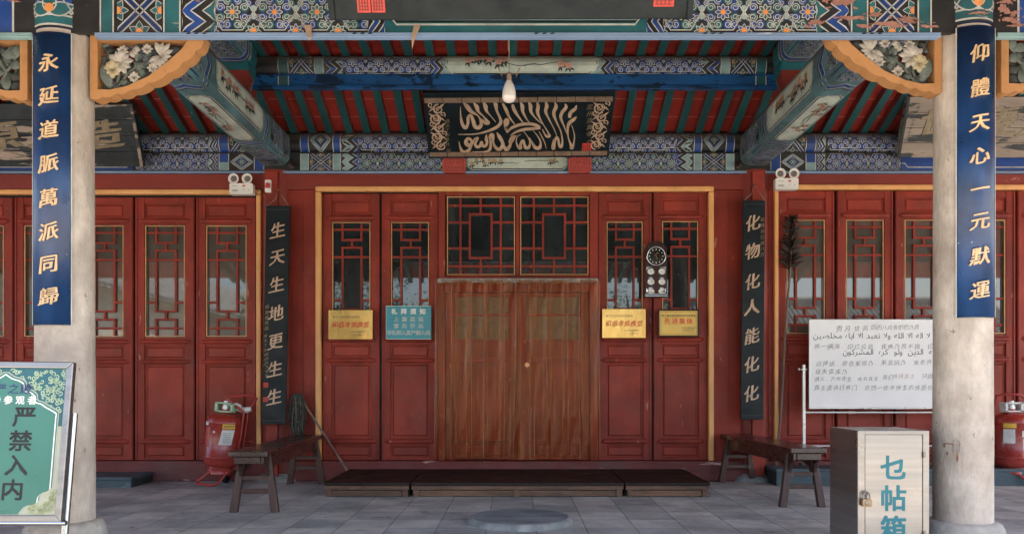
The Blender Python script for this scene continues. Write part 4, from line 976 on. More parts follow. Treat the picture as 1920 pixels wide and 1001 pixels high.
pg = make_leaf(w0, 2.685, M['panegrey'])
SV = [(368, 481, 370, 'side door leaf under the left emergency light'), (254, 365, 370, 'second side door leaf from the left inner column'), (139, 250, 370, 'side door leaf just right of the left stone column'), (28, 136, 370, 'side door leaf behind the left stone column'), (-82, 25, 370, 'side door leaf at the left edge of the photo'),
      (1457, 1564, 358, 'side door leaf behind the feather duster'), (1569, 1674, 358, 'side door leaf behind the upper left part of the whiteboard'), (1678, 1787, 358, 'side door leaf just left of the right stone column'), (1791, 1903, 358, 'side door leaf behind the right stone column'), (1907, 2020, 358, 'side door leaf at the right edge of the photo')]
for i, (a, b, t, lb) in enumerate(SV): tag(put_leaf(pg, a, b, w0, t, i == 0), lb)
# transom windows over the curtain
for a, b in ((838, 966), (975, 1103.5)):
    x0, x1, z0, z1 = xw(a) + .012, xw(b) - .012, zw(516.5) + .012, zw(369) - .012
    q = MB(); lattice(q, x0, x1, z0, z1, YW - .002, TRANS, .022); t = q.build('transom_window', M['red'], hall)
    tag(t, ('left' if a < 900 else 'right') + ' lattice window above the strip curtain')
    q = MB(); trim(q, x0, x1, z0, z1, YW - .012); q.build('gold_trim', M['trimgold'], t)
    q = MB(); q.box(x0, x1, YW + .008, YW + .014, z0, z1); q.build('window_pane', M['pane'], t)
# double door behind the strip curtain
for a, b in ((836, 969.5), (971, 1104)):
    q = MB(); x0, x1 = xw(a), xw(b); st = .085; y = YW + .0
    for c0, c1 in ((x0, x0 + st), (x1 - st, x1)): q.box(c0, c1, y, y + .05, zsill + .003, zw(549))
    for p0, p1 in ((862, 853), (833, 825), (679, 671), (641, 636), (592, 588), (556, 549.5)): q.box(x0 + st, x1 - st, y + .002, y + .048, zw(p0) + (.004 if p0 == 862 else 0), zw(p1))
    t = q.build('inner_door', M['red'], hall, bevel=.005); tag(t, ('left' if a < 900 else 'right') + ' plain door leaf seen through the strip curtain')
    q = MB(); q.box(x0 + st, x1 - st, y + .02, y + .03, zsill + .03, zw(636)); q.build('door_panel', M['redpanel'], t)
    q = MB(); q.box(x0 + st, x1 - st, y + .025, y + .03, zw(636), zw(556)); q.build('window_pane', M['paneinner'], t) if 'paneinner' in M else q.build('window_pane', M['panegrey'], t)
# ================================================================ BOARDS AND SIGNS
# ---- curved blue couplet boards on the stone columns
def column_couplet(xc, text, label, pu0, pu1, pyt, pyb, cu):
    r = .1525; yc = 4.31; a0 = (pu0) ; a1 = (pu1)
    t = thing('couplet_board', label, 'couplet board', (xc, yc - r, Z(pyb, 362)), 'curved blue couplet boards on the columns')
    f = lambda u, v, h: (xc + (r + h) * sin(u / r), yc - (r + h) * cos(u / r), v)
    o = MB(); n = 24; z0, z1 = Z(pyb, 362), Z(pyt, 362); V = []
    for h in (.006, -.012):
        for k in range(n + 1):
            u = a0 + (a1 - a0) * k / n
            V += [f(u, z0, h), f(u, z1, h)]
    Fs = []; N = 2 * (n + 1)
    for k in range(n):
        i = 2 * k; Fs += [(i, i + 2, i + 3, i + 1), (N + i + 1, N + i + 3, N + i + 2, N + i), (i + 1, i + 3, N + i + 3, N + i + 1), (i, N + i, N + i + 2, i + 2)]
    Fs += [(0, 1, N + 1, N), (N - 2, 2 * N - 2, 2 * N - 1, N - 1)]
    o.add(V, Fs, 0, False); o.sm = [True if i < 4 * n and i % 4 == 0 else False for i in range(len(o.f))]
    for k in (0, n):                                                   # thin pale edge
        u = a0 + (a1 - a0) * k / n; e = .003
        o.add([f(u - e, z0, .0075), f(u + e, z0, .0075), f(u + e, z1, .0075), f(u - e, z1, .0075)], [(0, 1, 2, 3)], 1)
    b = o.build('board', [M['couplet'], M['wh']], t)
    for i, ch in enumerate(text): g = MB(); put_char(g, f, ch, cu[1], Z(cu[0][i], 362), .098, 0, off=.013, h=.007, ext=.003, brush=.13); g.build('gilt_character', M['goldtext'], t)
column_couplet(XL, '永延道脈萬派同歸', 'curved blue couplet board with eight gilt characters on the left stone column', -.106, .106, 58, 608, ((116, 178, 242, 305, 370, 433, 494, 555), .0))
column_couplet(XR, '仰體天心一元默運', 'curved blue couplet board, speckled white, with gilt characters on the right stone column', -.106, .106, 46, 594, ((98, 163, 228, 291, 353, 413, 479, 543), .0))

# ---- flat black couplet boards hung on the inner columns
def hung_couplet(text, label, quad, small, seals, wire):
    (xt0, xt1, yt), (xb0, xb1, yb) = quad; s0, s1 = 190.5, 192.0
    tl, tr, bl, br = at(xt0, yt, s0), at(xt1, yt, s0), at(xb0, yb, s1), at(xb1, yb, s1)
    t = thing('couplet_board', label, 'couplet board', ((bl + br) / 2)[:], 'black couplet boards on the inner columns')
    Wd = (tr - tl).length; Hh = (tl - bl).length
    ex = (tr - tl + br - bl).normalized(); ez = ((tl + tr) / 2 - (bl + br) / 2).normalized(); ny = ex.cross(ez).normalized() * -1
    if ny.y > 0: ny = -ny
    C = (bl + br) / 2
    f = lambda u, v, h: C + ex * u + ez * v + ny * h
    o = MB(); V = [f(-Wd / 2, 0, 0), f(Wd / 2, 0, 0), f(Wd / 2, Hh, 0), f(-Wd / 2, Hh, 0)] + [f(-Wd / 2, 0, -.025), f(Wd / 2, 0, -.025), f(Wd / 2, Hh, -.025), f(-Wd / 2, Hh, -.025)]
    o.add(V, [(0, 1, 2, 3), (7, 6, 5, 4), (0, 4, 5, 1), (1, 5, 6, 2), (2, 6, 7, 3), (3, 7, 4, 0)], 0)
    for v in (.035, Hh - .04): o.add([f(-Wd / 2 + .005, v, .0012), f(Wd / 2 - .005, v, .0012), f(Wd / 2 - .005, v + .006, .0012), f(-Wd / 2 + .005, v + .006, .0012)], [(0, 1, 2, 3)], 1)
    o.build('board', [M['blackboard'], M['stepdark']], t, bevel=.003)
    ys_, du = text[1], text[2]
    for ch, py in zip(text[0], ys_): g = MB(); put_char(g, f, ch, du, (yb - py) / (yb - yt) * Hh, .165, 0, off=.016, h=.0015, brush=.16, sx=.9); g.build('gilt_character', M['bronze'], t)
    for col, u, p0, pit, sz in small:
        g = MB()
        for i, ch in enumerate(col):
            if ch != ' ': put_char(g, f, ch, u, (yb - (p0 + i * pit)) / (yb - yt) * Hh, sz, 0, off=.0, h=.0015, brush=.1)
        g.build('small_inscription', M['dullgold'], t)
    for u, py in seals:
        v = (yb - py) / (yb - yt) * Hh; q = .023
        sl_ = MB(); sl_.add([f(u - q, v - q, .0012), f(u + q, v - q, .0012), f(u + q, v + q, .0012), f(u - q, v + q, .0012)], [(0, 1, 2, 3)], 0)
        for k in range(3): a = u - .015 + k * .012; sl_.add([f(a, v - .017, .0018), f(a + .004, v - .017, .0018), f(a + .004, v + .016, .0018), f(a, v + .016, .0018)], [(0, 1, 2, 3)], 1)
        sl_.build('red_seal', [M['seal'], M['sealdark']], t)
    w = MB(); wx, wy = wire; top = at(wx, wy, 190); w.tube([tl + Vector((.01, -.005, 0)), top + Vector((-.03, -.01, -.10)), top, top + Vector((.05, -.01, -.08)), tr + Vector((-.01, -.005, 0))], .0035, 5)
    w.tube([top + Vector((0, .05, 0)), top + Vector((0, -.012, 0))], .006, 6)
    w.build('hanging_wire', M['iron'], t)
hung_couplet(('生天生地更生生', (432, 482, 534, 588, 640, 692, 744), .0), 'narrow black couplet board with gilt characters and two red seals, on the left inner column',
             ((499, 544, 386), (491, 534, 795)), [('楊進儒敬題', -.088, 576, 10, .042), ('歲次丁卯年冬月', -.095, 630, 9, .036), ('王振敬沐書稱', -.075, 664, 8, .032)], [(-.082, 722), (-.082, 749)], (522, 356))
hung_couplet(('化物化人能化化', (418, 471, 528, 576, 630, 683, 737), -.012), 'narrow black couplet board with pale small writing at its right, on the right inner column',
             ((1393, 1435, 376), (1389, 1431, 786)), [('乾隆癸巳秋八月', .085, 412, 11, .044)], [], (1414, 345))

# ---- leaning plaques
def plaque_frame(tl, tr, bl, br, root, mats, thick=.05, weathered=None):
    ex = (tr - tl).normalized(); C = (bl + br) / 2; ez = ((tl + tr) / 2 - C); Hh = ez.length; ez = ez.normalized(); ny = ex.cross(ez); ny = ny if ny.y < 0 else -ny; Wd = ((tr - tl).length + (br - bl).length) / 2
    f = lambda u, v, h: C + ex * u + ez * v + ny * h
    return f, Wd, Hh
def slab(o, f, u0, u1, v0, v1, h0, h1, m):
    V = [f(u0, v0, h1), f(u1, v0, h1), f(u1, v1, h1), f(u0, v1, h1), f(u0, v0, h0), f(u1, v0, h0), f(u1, v1, h0), f(u0, v1, h0)]
    o.add(V, [(0, 1, 2, 3), (7, 6, 5, 4), (0, 4, 5, 1), (1, 5, 6, 2), (2, 6, 7, 3), (3, 7, 4, 0)], m, False)
def flatq(o, f, u0, u1, v0, v1, h, m): o.add([f(u0, v0, h), f(u1, v0, h), f(u1, v1, h), f(u0, v1, h)], [(0, 1, 2, 3)], m, False)
# centre plaque with flowing arabic script
tl, tr, bl, br = at(793, 175, 203.6), at(1153, 172, 203.6), at(804, 298, 189.5), at(1141, 294, 189.5)
t = thing('hanging_plaque', 'black plaque with flowing gilt arabic script over the middle doorway', 'plaque', ((bl + br) / 2)[:], 'plaques under the eaves')
f, PW, PH = plaque_frame(tl, tr, bl, br, t, None)
o = MB(); slab(o, f, -PW / 2, PW / 2, 0, PH, -.05, 0, 0); o.build('board', M['blackboard'], t, bevel=.004)
o = MB()
for v0, v1 in ((.028, .075), (PH - .095, PH - .045)):
    n = 10
    for k in range(n):
        a = -PW / 2 + .01 + (PW - .02) * k / n; b = -PW / 2 + .01 + (PW - .02) * (k + 1) / n - .006; slab(o, f, a, b, v0, v1, .0005, .016, 0)
o.build('trim_strip', M['darkbronze'], t, bevel=.004)
# pixel (in the enlarged 1920x886 view of the plaque) -> plaque coordinates
def pq(x, y):
    v = (850 - 0 - y)
    yt_, yb_ = 90, 725; tv = (yb_ - y) / (yb_ - yt_); w_ = 1660 + (1770 - 1660) * tv; return ((x - 948) / w_ * PW, .0 + tv * PH * .985 + .01)
STROKES = [  # (points x,y,width) traced as pen strokes
 [(410, 215, 3), (412, 300, 14), (425, 380, 34), (455, 425, 34), (478, 380, 28), (480, 320, 30), (505, 300, 26), (525, 350, 36), (545, 410, 44), (580, 420, 44), (602, 380, 34), (575, 310, 12), (510, 265, 40), (470, 215, 46), (435, 180, 8)],
 [(530, 180, 6), (560, 220, 44), (575, 265, 26), (620, 310, 12), (650, 350, 28), (665, 375, 40), (640, 378, 30), (605, 340, 20)],
 [(618, 170, 6), (640, 215, 44), (650, 260, 26), (690, 310, 10), (735, 368, 6)],
 [(715, 168, 6), (735, 205, 40), (745, 260, 22), (775, 330, 26), (780, 375, 34), (740, 420, 34), (650, 460, 26), (540, 485, 14), (390, 487, 6)],
 [(800, 190, 20), (830, 250, 34), (860, 320, 22), (910, 390, 8)],
 [(890, 200, 24), (905, 250, 36), (940, 310, 24), (985, 370, 8)],
 [(958, 170, 6), (980, 220, 40), (985, 270, 28), (1020, 340, 14), (1050, 378, 6)],
 [(1035, 170, 6), (1055, 215, 40), (1060, 270, 28), (1110, 340, 12), (1180, 400, 6)],
 [(1113, 172, 6), (1125, 220, 36), (1120, 275, 32), (1150, 350, 14), (1195, 430, 8), (1222, 480, 18), (1228, 510, 34), (1200, 508, 20), (1165, 440, 8)],
 [(1190, 168, 6), (1205, 215, 36), (1195, 270, 30), (1230, 350, 14), (1270, 430, 10), (1300, 510, 5)],
 [(1278, 178, 6), (1290, 225, 38), (1270, 290, 34), (1300, 380, 16), (1335, 460, 12), (1352, 560, 16), (1340, 620, 34), (1322, 600, 26), (1312, 540, 22), (1295, 525, 26), (1278, 580, 26), (1270, 640, 34), (1256, 610, 12), (1270, 540, 5)],
 [(1372, 195, 6), (1382, 230, 34), (1345, 280, 34), (1335, 330, 28), (1365, 410, 14), (1398, 500, 6)],
 [(1478, 210, 8), (1465, 245, 34), (1425, 280, 40), (1415, 330, 30)],
 [(1480, 318, 10), (1455, 345, 36), (1415, 380, 40), (1400, 430, 24), (1405, 520, 12), (1430, 600, 24), (1438, 635, 40), (1455, 590, 20), (1462, 500, 10), (1435, 400, 5)],
 [(835, 330, 16), (820, 360, 28), (830, 400, 30), (848, 360, 28), (835, 330, 16)], [(812, 390, 6), (825, 440, 8), (845, 470, 10), (835, 420, 4)],
 [(845, 465, 6), (880, 425, 30), (960, 392, 36), (1050, 385, 34), (1110, 400, 34), (1145, 420, 22)], [(870, 500, 6), (930, 460, 26), (1010, 438, 34), (1090, 432, 34), (1148, 425, 26)],
 [(985, 450, 5), (1030, 510, 8), (1052, 570, 14), (1040, 620, 34), (1015, 625, 38), (1000, 590, 28), (985, 550, 30), (965, 590, 28), (962, 630, 36), (940, 610, 22), (925, 560, 10), (935, 510, 8), (968, 488, 4)],
 [(1080, 450, 5), (1125, 510, 10), (1150, 570, 16), (1140, 625, 40), (1105, 625, 40), (1075, 580, 22), (1045, 520, 6)],
 [(1135, 460, 5), (1165, 520, 9), (1190, 580, 8), (1202, 635, 4)],
 [(925, 495, 6), (900, 530, 28), (870, 570, 38), (880, 520, 26), (908, 505, 16), (880, 560, 22), (862, 610, 34), (835, 640, 46), (815, 610, 26), (805, 590, 8)],
 [(745, 465, 6), (770, 510, 38), (795, 560, 34), (800, 600, 40), (765, 640, 40), (730, 610, 30), (712, 560, 20), (705, 490, 40), (680, 505, 22), (690, 570, 26), (680, 640, 30), (630, 662, 16), (515, 660, 4)],
 [(650, 485, 6), (648, 530, 34), (655, 570, 26), (640, 600, 34), (615, 600, 30), (605, 560, 26), (590, 600, 32), (565, 610, 38), (545, 580, 26), (570, 520, 22), (540, 530, 14), (515, 580, 24), (480, 590, 50), (460, 560, 40), (480, 525, 34), (510, 545, 26), (505, 600, 30), (480, 650, 36), (435, 660, 40), (410, 620, 24), (395, 550, 3)],
]
def catmull(P_, n=5):
    out = []
    for i in range(len(P_) - 1):
        p0, p1, p2, p3 = P_[max(i - 1, 0)], P_[i], P_[i + 1], P_[min(i + 2, len(P_) - 1)]
        for k in range(n):
            t_ = k / n; out.append(tuple(.5 * (2 * p1[j] + (p2[j] - p0[j]) * t_ + (2 * p0[j] - 5 * p1[j] + 4 * p2[j] - p3[j]) * t_ ** 2 + (3 * p1[j] - p0[j] - 3 * p2[j] + p3[j]) * t_ ** 3) for j in range(len(p1))))
    out.append(P_[-1]); return out
def ribbon(o, f, pts, m, h=.002, thick=.0, border=None):
    n = len(pts); A = []; B = []
    for i in range(n):
        a, b = pts[max(i - 1, 0)], pts[min(i + 1, n - 1)]; dx, dy = b[0] - a[0], b[1] - a[1]; q = math.hypot(dx, dy) or 1; w = max(pts[i][2], .0008) / 2
        A.append((pts[i][0] - dy / q * w, pts[i][1] + dx / q * w)); B.append((pts[i][0] + dy / q * w, pts[i][1] - dx / q * w))
    V = [f(p[0], p[1], h) for p in A] + [f(p[0], p[1], h) for p in B]
    o.add(V, [(i, n + i, n + i + 1, i + 1) for i in range(n - 1)], m, False)
g = MB(); S_ = PW / 1715
for k, st in enumerate(STROKES):
    P_ = []
    for x, y, w in st: u, v = pq(x, y); P_.append((u, v, w * S_ * .84))
    c = catmull(P_, 6); h = .002 + .0004 * k
    ribbon(g, f, [(p[0], p[1], p[2] + .004) for p in c], 1, h); ribbon(g, f, c, 0, h + .0006)
# side scroll ornaments
def scroll(o, f, u, v, r, rot, dr, m, h=.002, w=.010, turns=1.4):
    pts = []
    for i in range(18):
        t_ = i / 17; A = rot + dr * 2 * pi * turns * t_; q = r * (1 - .82 * t_); pts.append((u + q * cos(A), v + q * sin(A), w * (1 - .4 * t_)))
    ribbon(o, f, pts, m, h)
for sg in (-1, 1):
    uc = sg * PW * .435; v0, v1 = PH * .13, PH * .84; n = 5; pts = []; ob = MB()
    for i in range(41): t_ = i / 40; pts.append((uc + .030 * sin(t_ * pi * 5) * sg, v0 + (v1 - v0) * t_, .015 * (sin(pi * t_) ** .5) + .001))
    ribbon(ob, f, pts, 0, .003)
    for k in range(n):
        vv = v0 + (v1 - v0) * (k + .5) / n; dr = (1 if k % 2 else -1) * sg
        scroll(ob, f, uc + dr * .018, vv, .052, pi / 2 * dr, dr, 0, .0035 + k * .0002, .015, 1.5); scroll(ob, f, uc - dr * .052, vv + .045, .028, -1, -dr, 0, .0036, .011, 1.1)
        ribbon(ob, f, [(uc - dr * .01, vv - .03, .002), (uc + dr * .05, vv + .035, .020), (uc + dr * .08, vv + .06, .001)], 0, .0042)
        ribbon(ob, f, [(uc + dr * .01, vv + .01, .002), (uc - dr * .045, vv + .0, .018), (uc - dr * .075, vv - .03, .001)], 0, .0044)
    ob.build('scroll_ornament', M['bronze'], t)
for i, ch in enumerate('定州清真寺'): put_char(g, f, ch, pq(1600, 230 + i * 66)[0], pq(1600, 230 + i * 66)[1], .060, 1, off=.004, h=.002, brush=.1)
put_char(g, f, '立', *pq(1590, 575), .045, 1, off=.0, h=.002, brush=.1)
for i, ch in enumerate('歲次丁卯冬月'): put_char(g, f, ch, pq(288, 355 + i * 46)[0], pq(288, 355 + i * 46)[1], .046, 2, off=.0, h=.002, brush=.1)
put_char(g, f, '製', *pq(298, 650), .046, 2, off=.0, h=.002, brush=.1)
u, v = pq(1577, 632); q = MB(); flatq(q, f, u - .045, u + .045, v - .05, v + .05, .002, 0)
for k in range(4): flatq(q, f, u - .034 + k * .019, u - .027 + k * .019, v - .038, v + .036 - .01 * (k % 2), .003, 1)
q.build('red_seal', [M['seal'], M['sealdark']], t)
g.build('inscription', [M['bronze'], M['dullgold'], M['dullgold'], M['seal'], M['sealdark']], t)
for px in (851, 1088):                                                  # carved red foot blocks
    o = MB(); x = X(px, 189); zc = Z(308, 189); w, hh, yb = .115, .075, BY - .035
    rr = .02; pts = [(x - w + rr, zc - hh), (x + w - rr, zc - hh), (x + w, zc - hh + rr), (x + w, zc + hh - rr), (x + w - rr, zc + hh), (x - w + rr, zc + hh), (x - w, zc + hh - rr), (x - w, zc - hh + rr)]
    o.prism(pts, yb - .02, yb + .035, 'XZ', 0); ff = lambda u, v, h, yb=yb: (u, yb - .02 - h, v); rr_ = random.Random(px)
    for a, b, c_, d_ in ((x - w + .02, x + w - .02, zc - hh + .016, zc - hh + .022), (x - w + .02, x + w - .02, zc + hh - .022, zc + hh - .016), (x - w + .02, x - w + .026, zc - hh + .022, zc + hh - .022), (x + w - .026, x + w - .02, zc - hh + .022, zc + hh - .022)): flatq(o, ff, a, b, c_, d_, .0015, 1)
    for k in range(14): scroll(o, ff, x - w + .045 + (k % 7) * .024, zc - .025 + (k // 7) * .05, .016, k, 1 if k % 2 else -1, 1, .002, .004, .9)
    o.build('foot_block', [M['padred'], M['sealdark']], t, bevel=.004)

def bay_plaque(quad, chars, label, mats, small, tone):
    tl, tr, bl, br = quad
    t = thing('hanging_plaque', label, 'plaque', ((bl + br) / 2)[:], 'plaques under the eaves'); f, W_, H_ = plaque_frame(tl, tr, bl, br, t, None)
    o = MB()
    n = 4
    for k in range(n):
        slab(o, f, -W_ / 2, W_ / 2, H_ * k / n + .0015, H_ * (k + 1) / n - .0015, -.05, 0, 0 if k % 2 else 0)
    slab(o, f, -W_ / 2, -W_ / 2 + .03, 0, H_, .0005, .012, 1); slab(o, f, W_ / 2 - .03, W_ / 2, 0, H_, .0005, .012, 1)
    o.build('board', mats, t, bevel=.003)
    for ch, px, py in chars:
        g = MB(); u = X(px, 193.5) - (bl.x + br.x) / 2; v = (313 - py) / 118 * H_
        put_char(g, f, ch, u, v, .29, 2, off=.036, h=.0018, brush=.10, sx=1.5); put_char(g, f, ch, u, v, .29, 0, off=.024, h=.0026, brush=.10, sx=1.5); g.build('carved_character', [tone, M['stepdark'], M['black']], t)
    for col, px, py, pit, sz, dx in small:
        g = MB()
        for i, ch in enumerate(col): put_char(g, f, ch, X(px + dx * i, 193.5) - (bl.x + br.x) / 2, (313 - py - i * pit) / 118 * H_, sz, 1, off=.0, h=.002, brush=.08)
        g.build('small_inscription', [tone, M['stepdark']], t)
    return t, f, W_, H_
tt = bay_plaque((at(-520, 195, 197.7), at(245, 195, 197.7), at(-477, 313, 190), at(273, 313, 190)), (('造', 184, 252), ('水', 90, 252), ('原', -6, 254)), 'weathered black plaque with large gilt characters behind the left stone column', [M['oldboard'], M['oldpale']],
           [('大清光緒八年歲次壬午春月穀旦立', 229, 208, 7.0, .034, 1.9)], M['dullgold'])
o = MB(); flatq(o, tt[1], X(-5, 193) + 2.6 - .0, X(20, 193) + 2.6, .05, .12, .002, 0)
bay_plaque((at(1705, 182, 197.7), at(2440, 182, 197.7), at(1677, 296, 190), at(2400, 296, 190)), (('世', 1764, 240), ('慶', 1864, 242), ('流', 1952, 240)), 'weathered streaked plaque with dark worn characters behind the right stone column', [M['oldpale'], M['oldboard']],
           [('乾隆五十年歲在乙巳仲春月立', 1702, 222, 6.6, .030, -1.2), ('賜進士出身敬題', 1718, 215, 8, .030, -1.4)], M['dullgold'])
# dark plaque on the outside of the front beam (only its lower edge is in view)
bl, br = at(624, 39, 372), at(1292, 36, 372); tl, tr = bl + Vector((-.03, -.30, .62)), br + Vector((.03, -.30, .62))
t = thing('hanging_plaque', 'large dark plaque with red seals, cut off by the top edge of the photo', 'plaque', ((bl + br) / 2)[:], 'plaques under the eaves'); f, W_, H_ = plaque_frame(tl, tr, bl, br, t, None)
o = MB(); slab(o, f, -W_ / 2, W_ / 2, 0, H_, -.05, 0, 0); slab(o, f, -W_ / 2, -W_ / 2 + .03, .0, H_, .0005, .012, 0); slab(o, f, W_ / 2 - .03, W_ / 2, 0, H_, .0005, .012, 0); o.build('board', M['blackboard'], t, bevel=.005)
xm = (bl.x + br.x) / 2
for px0, px1, py0, py1 in ((671, 696, 2, 27), (698, 723, 2, 27), (1224, 1262, -3, 20)):
    g = MB(); u0, u1 = X(px0, 373) - xm, X(px1, 373) - xm; v0, v1 = (38 - py1) / 373 * 1.12 + .002, (38 - py0) / 373 * 1.12; flatq(g, f, u0, u1, v0, v1, .0015, 0)
    for k in range(4): a = u0 + (u1 - u0) * (.14 + .2 * k); flatq(g, f, a, a + .006, v0 + .008, v1 - .008, .0022, 1); flatq(g, f, u0 + .008, u1 - .008, v0 + (v1 - v0) * (.15 + .21 * k), v0 + (v1 - v0) * (.15 + .21 * k) + .004, .0026, 1)
    g.build('red_seal', [M['seal'], M['sealdark']], t)

# ---- door signs
def wall_sign(name, label, px0, px1, py0, py1, face, edge, group=None, s=188.5, frame=None, thick=.012):
    x0, x1, z0, z1 = X(px0, s), X(px1, s), Z(py1, s), Z(py0, s); y = F / s
    t = thing(name, label, 'sign', ((x0 + x1) / 2, y, z0), group)
    o = MB(); o.box(x0, x1, y, y + thick, z0, z1); o.build('plate', face, t, bevel=.002)
    if frame:
        w, mt = frame; q = MB(); q.box(x0 - w, x1 + w, y - .008, y + thick, z1, z1 + w); q.box(x0 - w, x1 + w, y - .008, y + thick, z0 - w, z0); q.box(x0 - w, x0, y - .008, y + thick, z0, z1); q.box(x1, x1 + w, y - .008, y + thick, z0, z1); q.build('frame', mt, t, bevel=.003)
    cx, cz = (x0 + x1) / 2, (z0 + z1) / 2
    return t, (lambda u, v, h: (cx + u, y - h, cz + v)), x1 - x0, z1 - z0
for (a, b, c_, e, lb) in ((616, 698.5, 581, 636, 'mirror-gold plaque with red lettering on the far left door leaf of the doorway'), (1129, 1210.5, 579, 633.5, 'mirror-gold plaque with red lettering under the clock')):
    t, f, w, h = wall_sign('award_plaque', lb, a, b, c_, e, M['goldfoil'], None, 'gold award plaques on the doors'); g = MB()
    put_row(g, f, '授予定州市城内清真寺', -w * .10, h * .26, .026, .027, 1, off=0, h=.001); put_row(g, f, '和谐寺观教堂', 0, 0, .062, .062, 0, off=.012, h=.001, brush=.18)
    put_row(g, f, '河北省民族宗教厅', w * .18, -h * .24, .019, .019, 1, off=0, h=.001); put_row(g, f, '二〇二四年一月', w * .18, -h * .34, .018, .018, 1, off=0, h=.001)
    g.build('inscription', [M['redtext'], M['ink']], t)
t, f, w, h = wall_sign('award_plaque', 'matt yellow plaque in a brown frame on the far right door leaf of the doorway', 1236.5, 1308, 582.5, 628.5, M['goldmatt'], None, 'gold award plaques on the doors', frame=(.016, M['clockwood'])); g = MB()
put_row(g, f, '第三届全省创建和谐寺观教堂', 0, h * .30, .026, .0265, 1, off=.004, h=.001); put_row(g, f, '先进集体', 0, .02, .064, .074, 0, off=.016, h=.001)
for k, s_ in enumerate(('中共河北省委统战部', '河北省民族宗教厅', '二〇一七年十二月')): put_row(g, f, s_, w * .26, -h * (.19 + .09 * k), .016, .016, 1, off=0, h=.001)
for k in (-1, 1): flatq(g, f, -w / 2 + .012, w / 2 - .012, k * (h / 2 - .012) - .001, k * (h / 2 - .012) + .001, .0008, 1); flatq(g, f, k * (w / 2 - .012) - .001, k * (w / 2 - .012) + .001, -h / 2 + .013, h / 2 - .013, .0008, 1)
g.build('inscription', [M['redtext'], M['ink']], t)
t, f, w, h = wall_sign('notice_board', 'teal notice with white lettering on the second door leaf of the doorway', 723.5, 808.5, 573, 636, M['tealsign'], None); g = MB()
put_row(g, f, '礼拜须知', 0, h * .33, .060, .094, 0, off=.040, h=.001)
for s_, v, sz, p in (('上殿脱鞋', .10, .050, .082), ('请关手机', -.10, .050, .082), ('非礼拜人员严禁入内', -.30, .047, .048)):
    put_row(g, f, s_, 0, h * v, sz, p, 0, off=.042, h=.001); put_row(g, f, s_, 0, h * v, sz, p, 1, off=-.002, h=.0016)
for k in (-1, 1): flatq(g, f, -w / 2 + .002, w / 2 - .002, k * (h / 2 - .003) - .002, k * (h / 2 - .003) + .002, .0008, 0)
flatq(g, f, -w / 2 + .001, -w / 2 + .004, -h / 2, h / 2, .0008, 0)
g.build('lettering', [M['white'], M['tealtext']], t)

# ---- wall clock
s = 189.0; y = F / s; xa, xb, za, zb_ = X(1207.5, s), X(1251, s), Z(558, s), Z(452, s); xc = (xa + xb) / 2
t = thing('wall_clock', 'dark wooden wall clock with one big dial above six small silver dials', 'clock', (xc, y, za))
o = MB(); zt = Z(466, s); hw = (xb - xa) / 2 - .008
top = [(xc - hw, za + .04), (xc + hw, za + .04), (xc + hw, zt - .02), (xc + hw + .006, zt - .005), (xc + hw - .01, zt + .012)] + [(xc + (hw - .02) * cos(A), zt + .015 + .055 * sin(A)) for A in [pi * k / 12 for k in range(1, 12)]] + [(xc - hw + .01, zt + .012), (xc - hw - .006, zt - .005), (xc - hw, zt - .02)]
o.prism(top, y - .03, y + .012, 'XZ'); o.build('case', M['clockwood'], t, bevel=.004)
o = MB(); o.cbox(xa - .008, xb + .008, y - .045, y + .012, za, za + .038, .008); o.build('base_shelf', M['clockwood'], t)
o = MB(); o.box(xa + .006, xb - .006, y - .048, y - .0455, za + .010, za + .014); o.box(xa + .006, xb - .006, y - .048, y - .0455, za + .026, za + .030); o.build('base_trim', M['chrome'], t)
zc = Z(481, s)
o = MB(); o.dface((xc, zc), .082, y - .0315, 0, 32); 
for k in range(12): A = pi / 6 * k; o.box(xc + .066 * sin(A) - .004, xc + .066 * sin(A) + .004, y - .0335, y - .032, zc + .066 * cos(A) - .006, zc + .066 * cos(A) + .006, 1)
for k in range(7): A = -.9 + k * .3; o.lathe([(.011, -.034), (.008, -.033)], (xc + .03 * cos(A) - .006, y, zc + .026 * sin(A) + .006), 8, 2, 'Y')
for A, l in ((.6, .05), (-.9, .04), (2.9, .045)): o.add([(xc - .003 * cos(A), y - .036, zc + .003 * sin(A)), (xc + .003 * cos(A), y - .036, zc - .003 * sin(A)), (xc + l * sin(A), y - .036, zc + l * cos(A))], [(0, 1, 2)], 2)
o.build('dial', [M['dialblack'], M['white'], M['brass']], t)
o = MB(); o.lathe([(.082, -.030), (.084, -.042), (.094, -.044), (.100, -.034), (.100, -.030)], (xc, y, zc), 40, 0, 'Y'); o.build('bezel', M['chrome'], t)
for i, px in enumerate((1219.5, 1240)):
    for j, py in enumerate((510, 529, 547)):
        X_, Z_ = X(px, s), Z(py, s); o = MB(); o.dface((X_, Z_), .029, y - .0315, 0); o.lathe([(.028, -.030), (.029, -.038), (.035, -.036), (.035, -.030)], (X_, y, Z_), 24, 1, 'Y')
        for A, l in ((i * 2 + j, .022), (j * 1.7 - 1, .017)): o.add([(X_ - .002 * cos(A), y - .034, Z_ + .002 * sin(A)), (X_ + .002 * cos(A), y - .034, Z_ - .002 * sin(A)), (X_ + l * sin(A), y - .034, Z_ + l * cos(A))], [(0, 1, 2)], 2)
        o.build('small_dial', [M['white'], M['chrome'], M['ink']], t)
o = MB()
for sx, sz, zz in ((-1, 1, zc - .105), (1, 1, zc - .105), (-1, -1, za + .052), (1, -1, za + .052)): o.add([(xc + sx * (hw - .01), y - .0315, zz), (xc + sx * (hw - .045), y - .0315, zz), (xc + sx * (hw - .01), y - .0315, zz - sz * .04)], [(0, 1, 2)], 0)
